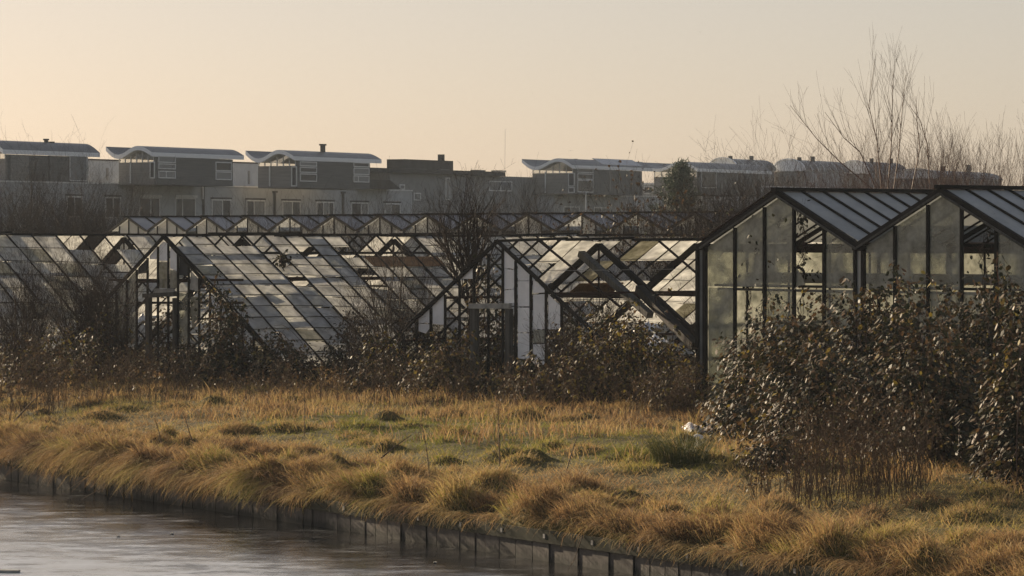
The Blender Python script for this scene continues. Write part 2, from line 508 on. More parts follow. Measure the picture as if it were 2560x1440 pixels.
# plank revetment: upright planks behind a bolted waling board
def mat_plank():
    m, nt, out = nodes("revetment_plank")
    b = N(nt, "ShaderNodeBsdfPrincipled")
    ge = N(nt, "ShaderNodeNewGeometry"); sp = N(nt, "ShaderNodeSeparateXYZ")
    nt.links.new(ge.outputs["Position"], sp.inputs[0])
    nf = noise(nt, 3.0, 5, 0.65, stretch=(2, 2, 0.35))
    oi = N(nt, "ShaderNodeObjectInfo")
    c = ramp(nt, nf, [(0.3, (0.04, 0.034, 0.030)), (0.7, (0.105, 0.09, 0.078))])
    # tide mark of black algae with a ragged upper edge
    nz = noise(nt, 4.0, 4, 0.7, stretch=(3, 3, 0.3))
    ad = N(nt, "ShaderNodeMath", operation='MULTIPLY_ADD'); nt.links.new(nz, ad.inputs[0]); ad.inputs[1].default_value = -0.45
    nt.links.new(sp.outputs["Z"], ad.inputs[2])
    k = ramp(nt, ad.outputs[0], [(0.0, g(1)), (1.0, g(0))])
    mr = N(nt, "ShaderNodeMapRange"); nt.links.new(ad.outputs[0], mr.inputs[0])
    mr.inputs[1].default_value = -1.27; mr.inputs[2].default_value = -1.19; mr.inputs[3].default_value = 1.0; mr.inputs[4].default_value = 0.0
    mx = N(nt, "ShaderNodeMix", data_type='RGBA')
    nt.links.new(mr.outputs[0], mx.inputs[0]); nt.links.new(c, mx.inputs[6]); mx.inputs[7].default_value = (0.014, 0.014, 0.010, 1)
    hv = N(nt, "ShaderNodeHueSaturation"); nt.links.new(mx.outputs[2], hv.inputs["Color"])
    mv = N(nt, "ShaderNodeMapRange"); nt.links.new(oi.outputs["Random"], mv.inputs[0]); mv.inputs[3].default_value = 0.65; mv.inputs[4].default_value = 1.3
    nt.links.new(mv.outputs[0], hv.inputs["Value"])
    nt.links.new(hv.outputs[0], b.inputs["Base Color"]); b.inputs["Roughness"].default_value = 0.85
    nt.links.new(b.outputs[0], out.inputs[0])
    return m
M['plank'] = mat_plank()
M['waler'] = mat_solid("mossy_board", (0.022, 0.023, 0.015), (0.055, 0.054, 0.036), 2.5, 0.9, 0.15)
rv = Thing("canal_revetment", "low wall of upright weathered planks holding the grassy bank above the canal", "retaining wall", (*bank(0, 12), ZW))
EYAW = math.atan2(ED[1], ED[0])
pm = []
for k in range(4):
    rg = np.random.default_rng(k)
    v, f = box(-0.21, 0.21, -0.02, 0.02, 0, 0.62)
    v[4:, 2] -= rg.random(4) * 0.02
    pm.append(set_mesh("plank", v, f, M['plank']))
e = -5.0; k = 0
while e < 36:
    w = 0.30 + 0.26 * rng.random()
    x, y = bank(-0.05 - 0.03 * rng.random(), e + w / 2)
    miss = rng.random() < 0.035
    if not miss:
        rv.linked("plank", pm[k % 4], (x, y, ZW - 0.32), rot=(0, 0, EYAW + rng.normal(0, 0.006)), scale=((w - 0.015 - 0.02 * rng.random()) / 0.42, 1, 1))
    e += w; k += 1
for a in range(-5, 36, 4):
    p0 = np.array([*bank(-0.11, a + 0.01), -0.70]); p1 = np.array([*bank(-0.11, a + 3.99), -0.70])
    wo_ = rv.part("waling_board", *beam(p0, p1, 0.055, 0.20), M['waler'])
    for bb in range(3):
        ee = a + 0.5 + bb * 1.3
        x, y = bank(-0.142, ee)
        bv, bf = box(-0.03, 0.03, -0.008, 0.012, -0.035, 0.035)
        cs, sn = math.cos(EYAW), math.sin(EYAW)
        bv = np.stack([bv[:, 0] * cs - bv[:, 1] * sn + x, bv[:, 0] * sn + bv[:, 1] * cs + y, bv[:, 2] - 0.69], -1)
        rv.part("bolt_plate", bv, bf, M['steel'], parent=wo_)
back = slab([np.array([*bank(-0.018, -6), ZW - 0.4]), np.array([*bank(-0.018, 37), ZW - 0.4]), np.array([*bank(-0.018, 37), -0.72]), np.array([*bank(-0.018, -6), -0.72])], np.array([EN[0], EN[1], 0]) * 0.012)
rv.part("backing", *back, M['blackboard'])

# ------------------------------------------------------------------ the far houses
M['brick'] = mat_solid("grey_brick", (0.33, 0.34, 0.345), (0.39, 0.40, 0.405), 1.2, 0.9, 0.15)
M['brick2'] = mat_solid("brown_brick", (0.20, 0.2, 0.197), (0.25, 0.25, 0.245), 1.2, 0.9, 0.15)
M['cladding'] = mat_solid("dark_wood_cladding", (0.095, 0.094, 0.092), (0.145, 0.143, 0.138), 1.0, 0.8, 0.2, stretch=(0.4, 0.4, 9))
M['cladding2'] = mat_solid("pale_lit_cladding", (0.17, 0.162, 0.15), (0.26, 0.245, 0.228), 1.0, 0.8, 0.2, stretch=(0.4, 0.4, 9))  # pale panels; on pavilion end walls the paleness is grazing light in colour
M['white'] = mat_solid("white_paint", (0.55, 0.55, 0.54), (0.65, 0.65, 0.64), 2.0, 0.5, 0.4)
M['zinc'] = mat_solid("zinc_roof", (0.085, 0.086, 0.088), (0.12, 0.121, 0.123), 0.8, 0.42, 0.35)
for _n in M['zinc'].node_tree.nodes:
    if _n.type == 'BSDF_PRINCIPLED': _n.inputs['Metallic'].default_value = 0.0; _n.inputs['Roughness'].default_value = 0.4
M['zincedge'] = mat_solid("zinc_fascia", (0.72, 0.73, 0.74), (0.8, 0.81, 0.82), 0.8, 0.55, 0.4)
M['darkroof'] = mat_solid("dark_roof", (0.04, 0.036, 0.034), (0.07, 0.065, 0.06), 1.0, 0.8, 0.2)
M['chimney'] = mat_solid("dark_flue", (0.05, 0.045, 0.04), (0.10, 0.09, 0.08), 2.0, 0.7, 0.3)
M['solar'] = mat_solid("solar_glass", (0.05, 0.055, 0.065), (0.08, 0.085, 0.1), 1.0, 0.15, 0.8)
M['redtile'] = mat_solid("red_edge", (0.16, 0.06, 0.045), (0.24, 0.09, 0.07), 1.0, 0.7, 0.2)
def mat_window(name, c, gl):
    m, nt, out = nodes(name)
    b = N(nt, "ShaderNodeBsdfPrincipled"); b.inputs["Base Color"].default_value = (*c, 1)
    b.inputs["Roughness"].default_value = 0.25; b.inputs["Specular IOR Level"].default_value = gl
    nt.links.new(b.outputs[0], out.inputs[0]); return m
M['pane_dark'] = mat_window("window_pane", (0.05, 0.05, 0.055), 0.25)
M['pane_blind'] = mat_window("window_blind", (0.2, 0.205, 0.21), 0.2)
def mat_clear():
    m, nt, out = nodes("clear_pane")
    tr = N(nt, "ShaderNodeBsdfTransparent"); tr.inputs[0].default_value = (0.9, 0.9, 0.88, 1)
    gl = N(nt, "ShaderNodeBsdfGlossy"); gl.inputs["Roughness"].default_value = 0.03
    mx = N(nt, "ShaderNodeMixShader"); mx.inputs[0].default_value = 0.15
    nt.links.new(tr.outputs[0], mx.inputs[1]); nt.links.new(gl.outputs[0], mx.inputs[2]); nt.links.new(mx.outputs[0], out.inputs[0]); return m
M['pane_clear'] = mat_clear()

AH = math.radians(28.8)
RH = np.array([math.sin(AH), math.cos(AH)])      # along the facades, to the right and away
GH = np.array([math.cos(AH), -math.sin(AH)])     # along the end walls, to the right and nearer

def window(th, pl, u0, v0, u1, v1, mid=(), off=0.0, w=0.09, pane='pane_dark', name="window", frame='white'):
    fr = th.part(name, *pl.frame(u0, v0, u1, v1, off, 0.07, w, mid), M[frame])
    um = (u0 + u1) / 2
    a, b_ = pl.t(u0) + w, pl.t(u1) - w
    z0, z1 = pl.z(um, v1) + w, pl.z(um, v0) - w
    ms = [0.0] + list(mid) + [1.0]
    t0, t1 = pl.t(u0), pl.t(u1)
    for i in range(len(ms) - 1):
        x0 = a if i == 0 else t0 + (t1 - t0) * ms[i] + w / 2
        x1 = b_ if i == len(ms) - 2 else t0 + (t1 - t0) * ms[i + 1] - w / 2
        pn = pane if isinstance(pane, str) else pane[i % len(pane)]
        th.part("pane", *pl.rect(x0, x1, z0, z1, off + 0.005, 0.03), M[pn], parent=fr)
    return fr

# --- long terrace (two blocks)
tp = VPlane(0, 290, RH)
ZP = tp.z(0, 451)
ter = Thing("terrace_building", "long grey brick terrace with a row of white framed windows behind the far greenhouses", "building", (*tp.O, 0))
t0, t1 = tp.t(-260), tp.t(1030)
ter.part("wall", *slab([tp.p(t0, -0.2), tp.p(t1, -0.2), tp.p(t1, ZP - 0.12), tp.p(t0, ZP - 0.12)], np.array([-tp.n[0], -tp.n[1], 0]) * 9.0), M['brick'])
ter.part("parapet", *slab([tp.p(t0, ZP - 0.12, 0.08), tp.p(t1, ZP - 0.12, 0.08), tp.p(t1, ZP, 0.08), tp.p(t0, ZP, 0.08)], np.array([-tp.n[0], -tp.n[1], 0]) * 9.1), M['white'])
for (u0, u1, v, mid, pn, blind) in [(165, 206, 490, (0.5,), 'pane_dark', 0), (262, 301, 492, (0.5,), 'pane_dark', 0), (347, 399, 493, (0.55,), 'pane_dark', 1),
        (437, 488, 494, (0.35,), 'pane_dark', 1), (528, 577, 498, (0.55, ), ('pane_blind', 'pane_dark'), 0), (615, 662, 500, (0.4,), ('pane_dark', 'pane_blind'), 0),
        (705, 750, 502, (0.55,), ('pane_blind', 'pane_dark'), 0), (790, 834, 504, (0.4, 0.7), ('pane_dark', 'pane_blind'), 0), (877, 920, 506, (0.58,), ('pane_dark', 'pane_blind'), 0), (960, 1000, 508, (0.4,), ('pane_blind', 'pane_dark'), 0)]:
    fr = window(ter, tp, u0, v, u1, v + 54, mid, 0.003, 0.13, pn)
    if blind:
        ter.part("blind_box", *tp.prect(u0 - 1, v - 6, u1 + 1, v, 0.003, 0.22), M['white'], parent=fr)
    else:
        ter.part("lintel", *tp.prect(u0 - 2, v - 4.5, u1 + 2, v - 0.3, 0.003, 0.05), M['darkroof'], parent=fr)
for u, v0 in ((507, 467), (685, 482), (856, 484)):
    p_ = tp.prect(u - 1.6, v0, u + 1.6, v0 + 70, 0.004, 0.16)
    dp = ter.part("downpipe", *p_, M['chimney'])
    ter.part("hopper_head", *tp.prect(u - 4, v0 - 5, u + 4, v0, 0.004, 0.25), M['chimney'], parent=dp)
for u, v0, v1 in ((331.5, 455, 494), (503.5, 461, 498)):
    ter.part("white_pipe", *tp.prect(u - 1.2, v0, u + 1.2, v1, 0.10, 0.12), M['white'])

# --- roof pavilions with wave-shaped roofs
def pavilion(label, tipu, tipv, trough, crest, corner, far, ybase, Yc, endu, longu, long_items, end_items, wall_top, roofmat='zinc', chimneys=(), posts=()):
    """corner=(u,v) of the nearest eave corner; the wave lies in the end plane, the roof runs along RH to far=(u,v)"""
    endp = VPlane(corner[0], Yc, GH); lp = VPlane(corner[0], Yc, RH)
    zb = min(lp.z(corner[0], ybase) - 0.05, 99)
    th = Thing("roof_pavilion", label, "rooftop pavilion", (*endp.O, zb))
    # wave profile in (t, z) of the end plane, smooth through the measured points
    ks = [(tipu, tipv), trough, crest, corner]
    T = np.array([endp.t(k[0]) for k in ks]); Zs = np.array([endp.z(*k) for k in ks])
    tt, zz = [], []
    for i in range(3):
        for s in np.linspace(0, 1, 9)[(0 if i == 0 else 1):]:
            if i == 0: e_ = math.sin(s * math.pi / 2)
            elif i == 1: e_ = (1 - math.cos(s * math.pi)) / 2
            else: e_ = 1 - math.cos(s * math.pi / 2)
            tt.append(T[i] + (T[i + 1] - T[i]) * s); zz.append(Zs[i] + (Zs[i + 1] - Zs[i]) * e_)
    n = len(tt); thk = 0.38
    qlen = lp.t(far[0])
    V = []
    for q in (-0.7, qlen):
        for a, z in zip(tt, zz):
            c = endp.O + a * GH + q * RH; V.append((c[0], c[1], z))
        for a, z in zip(tt, zz):
            c = endp.O + a * GH + q * RH; V.append((c[0], c[1], z - thk))
    V = np.array(V); Fc = []; mi = []
    for i in range(n - 1):
        Fc.append((i, i + 1, 2 * n + i + 1, 2 * n + i)); mi.append(0)
        Fc.append((n + i + 1, n + i, 3 * n + i, 3 * n + i + 1)); mi.append(1)
        Fc.append((i + 1, i, n + i, n + i + 1)); mi.append(1)
        Fc.append((2 * n + i, 2 * n + i + 1, 3 * n + i + 1, 3 * n + i)); mi.append(1)
    Fc.append((n - 1, 2 * n - 1, 4 * n - 1, 3 * n - 1)); mi.append(1)
    Fc.append((0, 2 * n, 3 * n, n)); mi.append(1)
    roof = th.part("roof", V, Fc, None, mats=[M[roofmat], M['zincedge']], mat_idx=mi)
    # body: clad walls below a clerestory
    u_l, u_c = endu
    ta, tb = endp.t(u_l), endp.t(u_c)
    zc = endp.z((u_l + u_c) / 2, wall_top)
    long0, long1 = lp.t(longu[0]), lp.t(longu[1])
    lpf = VPlane(corner[0], Yc, RH)
    lpf.O = endp.O + tb * GH + 0 * RH; 
    zt = endp.z(corner[0], corner[1]) - thk - 0.02
    def PW(a, q, z): c = endp.O + a * GH + q * RH; return np.array([c[0], c[1], z])
    # long wall, end wall, back and far walls as separate leaves butted together
    th.part("end_wall", *slab([PW(ta, 0, zb), PW(tb - 0.2, 0, zb), PW(tb - 0.2, 0, zc), PW(ta, 0, zc)], (RH[0] * .2, RH[1] * .2, 0)), M['cladding2'])  # paler than the long wall: grazing light painted into the cladding
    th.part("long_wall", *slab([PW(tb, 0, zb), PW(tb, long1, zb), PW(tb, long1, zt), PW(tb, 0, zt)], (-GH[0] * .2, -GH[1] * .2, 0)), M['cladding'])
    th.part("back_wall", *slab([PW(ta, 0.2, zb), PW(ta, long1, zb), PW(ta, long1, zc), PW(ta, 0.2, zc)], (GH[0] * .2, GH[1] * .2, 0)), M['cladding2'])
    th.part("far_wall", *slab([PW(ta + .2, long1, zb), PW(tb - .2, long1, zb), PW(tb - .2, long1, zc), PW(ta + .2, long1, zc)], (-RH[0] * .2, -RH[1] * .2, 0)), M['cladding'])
    th.part("floor_slab", *slab([PW(ta + .2, .2, zb + .02), PW(tb - .2, .2, zb + .02), PW(tb - .2, long1 - .2, zb + .02), PW(ta + .2, long1 - .2, zb + .02)], (0, 0, .1)), M['darkroof'])
    # clerestory lights under the wave: posts and clear panes
    npo = 6
    zw = lambda a: np.interp(a, tt, zz) - thk
    for side, q in (("front", 0.05), ("rear", long1 - 0.1)):
        for i in range(npo + 1):
            a = ta + 0.05 + (tb - ta - 0.3) * i / npo
            if zw(a) - zc > 0.15:
                th.part("clerestory_post", *beam(PW(a, q, zc), PW(a, q, zw(a) + .02), 0.08, 0.10, (RH[0], RH[1], 0)), M['white'])
            if i < npo:
                a0, a1 = a + 0.05, a + (tb - ta - 0.3) / npo - 0.05
                if min(zw(a0), zw(a1)) - zc > 0.1:
                    th.part("clerestory_pane", *slab([PW(a0, q, zc), PW(a1, q, zc), PW(a1, q, zw(a1)), PW(a0, q, zw(a0))], (RH[0] * .02, RH[1] * .02, 0)), M['pane_clear'])
    for it in long_items:
        kind = it[0]
        if kind == 'w':
            window(th, lpf, it[1], it[2], it[3], it[4], it[5] if len(it) > 5 else (), 0.004, 0.09, it[6] if len(it) > 6 else 'pane_dark')
        elif kind == 'p':
            th.part("wall_panel", *lpf.prect(it[1], it[2], it[3], it[4], 0.004, 0.05), M[it[5]])
    for it in end_items:
        if it[0] == 'w':
            window(th, endp, it[1], it[2], it[3], it[4], (), 0.004, 0.10, 'pane_dark')
        else:
            th.part("drainpipe", *endp.prect(it[1] - 1.2, it[2], it[1] + 1.2, it[3], 0.01, 0.09), M['white'])
    for (u, v0, v1, w) in chimneys:
        pl2 = VPlane(corner[0], Yc, RH); pl2.O = endp.O + (T[2]) * GH
        ch = th.part("flue", *pl2.prect(u - w * .33, v0 + 3, u + w * .33, v1 + 6, 0.1, 0.25), M['chimney'])
        th.part("flue_cap", *pl2.prect(u - w / 2, v0, u + w / 2, v0 + 4, 0.05, 0.35), M['chimney'], parent=ch)
    return th, endp, lp, T

pv1 = pavilion("rooftop pavilion cut off by the left picture edge, with one tall window", -92, 352, (-64, 371), (-20, 350), (20, 374), (250, 384), 453, 291, (-75, 18), (22, 222),
    [('p', 26, 387, 71, 452, 'cladding2'), ('p', 121, 384, 123, 452, 'darkroof'), ('w', 173, 385, 217, 453, (), 'pane_blind')], [], 397, chimneys=((110, 347, 362, 7), (120, 354, 362, 3), (126, 354, 362, 3), (30, 356, 360, 3), (50, 356, 360, 3)))
pv2 = pavilion("rooftop pavilion with two louvred windows, second from the edge of the terrace", 276, 367, (306, 387), (355, 365), (391, 381), (610, 391), 460, 303, (297, 390), (393, 583),
    [('w', 395, 390, 438, 407, (), 'pane_blind'), ('w', 395, 409, 438, 423, (), 'pane_blind'), ('w', 395, 427, 438, 446, (0.45,), 'pane_blind'), ('w', 538, 405, 578, 428, (), 'pane_dark'), ('w', 538, 429, 578, 450, (), 'pane_blind')],
    [('d', 327, 404, 458), ('w', 375, 404, 388, 446)], 406, chimneys=((391, 368, 373, 3), (412, 368, 373, 3)))
pv3 = pavilion("rooftop pavilion with a tall capped chimney and stacked windows", 624, 377, (656, 397), (706, 375), (745, 391), (954, 400), 468, 319, (645, 744), (746, 926),
    [('w', 749, 404, 791, 416, (), 'pane_blind'), ('w', 749, 418, 791, 432, (), 'pane_dark'), ('w', 749, 434, 791, 454, (), 'pane_dark'), ('w', 883, 406, 922, 418, (), 'pane_dark'), ('w', 883, 420, 922, 437, (), 'pane_blind'), ('w', 883, 439, 922, 456, (0.3,), 'pane_blind')],
    [('d', 675, 415, 466), ('w', 729, 416, 743, 466)], 415, chimneys=((802, 360, 380, 11), (735, 377, 383, 3), (755, 378, 383, 3)))

# second terrace and its pavilion
Y2 = 379.0
ep2 = VPlane(1384, Y2, GH); lp2 = VPlane(1384, Y2, RH)
Z2 = ep2.z(1384, 485)
t2 = Thing("terrace_building", "pale grey brick terrace corner below the pavilion with the solar panels", "building", (*lp2.O, 0))
a0 = ep2.t(1225); b1 = lp2.t(1660)
def PW2(a, q, z): c = ep2.O + a * GH + q * RH; return np.array([c[0], c[1], z])
t2.part("wall", *slab([PW2(a0, 0, -0.2), PW2(0, 0, -0.2), PW2(0, b1, -0.2), PW2(a0, b1, -0.2)], (0, 0, Z2 + 0.1)), M['brick'])
t2.part("parapet", *slab([PW2(a0 - .1, -.1, Z2 - 0.1 + .003), PW2(.1, -.1, Z2 - 0.1 + .003), PW2(.1, b1 + .1, Z2 - 0.1 + .003), PW2(a0 - .1, b1 + .1, Z2 - 0.1 + .003)], (0, 0, 0.14)), M['white'])
for u0, u1, v in ((1408, 1448, 516), (1484, 1525, 518), (1564, 1606, 514)):
    window(t2, lp2, u0, v, u1, v + 40, (0.45,), 0.004, 0.13, ('pane_dark', 'pane_blind'))
window(t2, ep2, 1226, 487, 1236, 510, (), 0.004, 0.1)
window(t2, ep2, 1284, 508, 1291, 530, (), 0.004, 0.1)
pv4 = pavilion("rooftop pavilion with solar panels on its wave shaped roof", 1312, 398, (1345, 417), (1402, 396), (1438, 413), (1632, 423), 484, 377, (1331, 1437), (1440, 1606),
    [('w', 1443, 420, 1482, 432, (), 'pane_dark'), ('w', 1443, 434, 1482, 449, (), 'pane_dark'), ('w', 1443, 450, 1482, 481, (), 'pane_dark'), ('p', 1523, 421, 1525, 484, 'cladding2')],
    [('d', 1364, 430, 482), ('w', 1421, 432, 1437, 466), ('w', 1421, 468, 1437, 482)], 433, chimneys=((1434, 397, 403, 4), (1443, 399, 403, 3)))
# solar panels: laid on the falling part of the wave
th4, ep4, lp4, T4 = pv4
for i in range(4):
    q0 = lp4.t(1512 + i * 25) ; q1 = lp4.t(1512 + (i + 1) * 25) - 0.06
    ta, tb = T4[2] + 0.2, T4[3] - 0.25
    za, zb_ = ep4.z(1405, 396) + 0.1, ep4.z(1438, 413) + 0.15
    def PX(a, q, z): c = ep4.O + a * GH + q * RH; return np.array([c[0], c[1], z])
    sp_ = solo("solar_panel", ("first", "second", "third", "last")[i] + " solar panel from the left on the wave shaped pavilion roof", "solar panel", *slab([PX(ta, q0, za), PX(tb, q0, zb_), PX(tb, q1, zb_), PX(ta, q1, za)], (0, 0, 0.06)), M['solar'], group="solar panels on the pavilion roof")
pv5 = pavilion("rooftop pavilion half hidden by the pine tree", 1606, 406, (1650, 422), (1708, 404), (1748, 421), (1930, 428), 486, 410, (1635, 1746), (1750, 1905),
    [('w', 1753, 426, 1790, 470, (), 'pane_dark')], [('w', 1610, 466, 1632, 484)], 442)
# flat-roofed stair blocks between the pavilions
for (u0, u1, v0, v1, Y, lab) in ((222, 300, 402, 457, 318, "grey flat roofed block beside the rooftop pavilions, nearest the picture edge"), (585, 648, 409, 468, 334, "grey flat roofed block between the second and third rooftop pavilions")):
    pl = VPlane(u0, Y, RH)
    bl = Thing("stair_block", lab, "rooftop block", (*pl.O, pl.z(u0, v1) - .3))
    ta, tb = pl.t(u0), pl.t(u1); z0, z1 = pl.z(u0, v1) - 0.3, pl.z((u0 + u1) / 2, v0)
    bl.part("wall", *slab([pl.p(ta, z0), pl.p(tb, z0), pl.p(tb, z1), pl.p(ta, z1)], np.array([-pl.n[0], -pl.n[1], 0]) * 4), M['brick'])
    bl.part("coping", *slab([pl.p(ta - .05, z1 + .003, .06), pl.p(tb + .05, z1 + .003, .06), pl.p(tb + .05, z1 + .15, .06), pl.p(ta - .05, z1 + .15, .06)], np.array([-pl.n[0], -pl.n[1], 0]) * 4.1), M['darkroof'])
    bl.part("wall_panel", *pl.prect(u0 + (u1 - u0) * .55, v0 + 18, u0 + (u1 - u0) * .62, v1 - 8, 0.004, 0.05), M['cladding2'])

# brick building with a flat overhanging roof between the terraces
mb = VPlane(975, 352, RH)
mt = Thing("brick_building", "taller brown brick building with a flat overhanging roof between the two terraces", "building", (*mb.O, 0))
ZB = mb.z(975, 432)
ta, tb = mb.t(975), mb.t(1400)
nb = np.array([-mb.n[0], -mb.n[1], 0])
mt.part("wall", *slab([mb.p(ta, -.2), mb.p(tb, -.2), mb.p(tb, ZB), mb.p(ta, ZB)], nb * 9), M['brick2'])
mt.part("roof", *slab([mb.p(ta - 6, ZB + .003, 0.7), mb.p(tb - 14, ZB + .003, 0.7), mb.p(tb - 14, ZB + .45, 0.7), mb.p(ta - 6, ZB + .45, 0.7)], nb * 10.4), M['darkroof'])
mc = VPlane(975, 352, RH); mc.O = mb.O - 2.0 * mb.n
pb = mt.part("penthouse", *slab([mc.p(mc.t(1012), ZB + .46), mc.p(mc.t(1133), ZB + .46), mc.p(mc.t(1133), mc.z(1070, 400)), mc.p(mc.t(1012), mc.z(1070, 400))], nb * 2.2), M['darkroof'])
for u in (1106, 1114):
    mt.part("flue", *mc.prect(u - 1.6, 386, u + 1.6, 402, -.5, 0.3), M['chimney'], parent=pb)
for (u0, v0, u1, v1) in ((998, 461, 1011, 474), (1034, 482, 1051, 501), (1113, 444, 1124, 500), (1222, 453, 1279, 478)):
    window(mt, mb, u0, v0, u1, v1, (0.5,) if u1 - u0 > 30 else (), 0.004, 0.11, 'pane_blind')
for u in (930, 1010, 1044, 1100, 1190, 1242):
    mt.part("rooflight", *mc.prect(u - 10, 420 + (u - 930) * .02, u + 12, 423 + (u - 930) * .02, -.2, .8), M['zinc'])
# lean-to roof at its foot
lt = VPlane(925, 340, RH)
solo("lean_to_roof", "dark sloping roof with two pale rooflights at the end of the first terrace", "roof", *slab([lt.uv(925, 471), lt.uv(1003, 473), lt.uv(975, 450), lt.uv(925, 449)], nb * 3), M['darkroof'])

# barrel roofed houses far to the right
def barrel(label, uc, vtop, vbase, wpx, Y, u_far, chs):
    ep = VPlane(uc, Y, GH)
    hw = (ep.t(uc + wpx / 2) - ep.t(uc - wpx / 2)) / 2
    zb, zt = ep.z(uc, vbase), ep.z(uc, vtop)
    th = Thing("barrel_roof_house", label, "building", (*ep.O, 0))
    lp = VPlane(uc, Y, RH); ql = lp.t(u_far)
    def P(a, q, z): c = ep.O + a * GH + q * RH; return np.array([c[0], c[1], z])
    n = 14; prof = [(-hw * math.cos(math.pi * i / n), zb + (zt - zb) * math.sin(math.pi * i / n)) for i in range(n + 1)]
    V = [P(a, q, z) for q in (-.4, ql) for a, z in prof]; m = n + 1
    Fc = [(i, m + i, m + i + 1, i + 1) for i in range(n)]
    # closed shell: underside
    Fc += [tuple(range(m)), tuple(range(2 * m - 1, m - 1, -1)), (0, m - 1, 2 * m - 1, m)]
    th.part("roof", np.array(V), Fc, None, mats=[M['zinc'], M['zincedge']], mat_idx=[0] * n + [1, 1, 1])
    for s in range(int(ql / 2.2)):
        V2 = [P(a * 1.01, q, zb + (z - zb) * 1.03 + .02) for q in (s * 2.2, s * 2.2 + .12) for a, z in prof]
        th.part("standing_seam", np.array(V2), [(i, m + i, m + i + 1, i + 1) for i in range(n)], M['zincedge'])
    th.part("wall", *slab([P(-hw * .96, 0, -.2), P(hw * .96, 0, -.2), P(hw * .96, ql - .3, -.2), P(-hw * .96, ql - .3, -.2)], (0, 0, zb + .15)), M['brick2'])
    th.part("gable_rim", *join([beam(P(prof[i][0] * 1.02, -.45, prof[i][1] + .1), P(prof[i + 1][0] * 1.02, -.45, prof[i + 1][1] + .1), 0.12, 0.35, (RH[0], RH[1], 0)) for i in range(n)]), M['zincedge'])
    # end wall glazing
    for i in range(4):
        a_ = -hw * .7 + i * hw * .36
        th.part("window", *slab([P(a_, -.41, zb - 2.1), P(a_ + hw * .3, -.41, zb - 2.1), P(a_ + hw * .3, -.41, zb - .2), P(a_, -.41, zb - .2)], (-RH[0] * .05, -RH[1] * .05, 0)), M['pane_blind'])
    for qf, hh in chs:
        v, f = beam(P(hw * .3, ql * qf, zt - .3), P(hw * .3, ql * qf, zt + hh * .7), .6, .6)
        th.part("chimney", v, f, M['chimney'])
barrel("barrel roofed house with a ribbed zinc roof above the pine tree", 1810, 396, 424, 72, 470, 1905, ((.05, .5), (.6, .7)))
barrel("barrel roofed house in the middle of the distant row, behind bare shrubs", 1975, 399, 428, 78, 480, 2085, ((.1, .5), (.4, .8)))
barrel("barrel roofed house farthest along the distant row, behind the willow shoots", 2138, 403, 434, 72, 500, 2235, ((.3, .7), (.8, .9)))
barrel("low barrel roofed house behind the right end of the willow shoots", 2290, 424, 446, 120, 470, 2450, ((.3, .9), (.7, 1.4)))
tb_ = VPlane(1740, 430, RH)
lr = Thing("terrace_building", "long low brick terrace behind the willow and bare shrubs", "building", (*tb_.O, 0))
za = tb_.z(1760, 452)
lr.part("wall", *slab([tb_.p(tb_.t(1660), -.2), tb_.p(tb_.t(2760), -.2), tb_.p(tb_.t(2760), za - .6), tb_.p(tb_.t(1660), za - .6)], nb * 8), M['brick'])
lr.part("parapet", *slab([tb_.p(tb_.t(1660), za - .6 + .003, .1), tb_.p(tb_.t(2760), za - .6 + .003, .1), tb_.p(tb_.t(2760), za - .4, .1), tb_.p(tb_.t(1660), za - .4, .1)], nb * 8), M['zincedge'])
for i in range(9):
    u = 1770 + i * 82
    window(lr, tb_, u, 470, u + 30, 500, (0.5,), 0.004, 0.15, ('pane_dark', 'pane_blind'))
# thin mast and television aerial
mp = W(1262, 440, 360)
solo("radio_mast", "hair thin mast rising above the flat roofed brick building", "mast", *beam(W(1262, 432, 360), W(1263, 322, 360), 0.022, 0.022, (0, 1, 0)), M['steel'])
ae = Thing("tv_aerial", "television aerial on a white pole in front of the second terrace", "aerial", W(1464, 560, 330))
ae.part("pole", *beam(W(1464, 560, 330), W(1465, 478, 330), 0.1, 0.1, (0, 1, 0)), M['white'])
ae.part("boom", *beam(W(1458, 471, 330), W(1492, 474, 330), 0.07, 0.07), M['steel'])
for i in range(6):
    ae.part("element", *beam(W(1460 + i * 5.5, 469, 329.8), W(1462 + i * 5.5, 477, 330.2), 0.04, 0.04, (0, 1, 0)), M['steel'])

# ------------------------------------------------------------------ greenhouses (gables along GD, ridges along RD)
AG = math.radians(50.0)
GD = np.array([math.cos(AG), -math.sin(AG)])
RD = np.array([math.sin(AG), math.cos(AG)])
RD3 = np.array([RD[0], RD[1], 0.0]); GD3 = np.array([GD[0], GD[1], 0.0])
GP = VPlane(1760, 82.0, GD)
def LW(t, q, z):
    c = GP.O + t * GD + q * RD
    return np.array([c[0], c[1], z])

def pane_poly(th, uvs, mat, q=0.0, thick=0.006, parent=None):
    pts = []
    for u, v in uvs:
        pts.append(GP.uv(u, v) + RD3 * q)
    return th.part("pane", *slab(pts, RD3 * thick), M[mat], parent=parent)

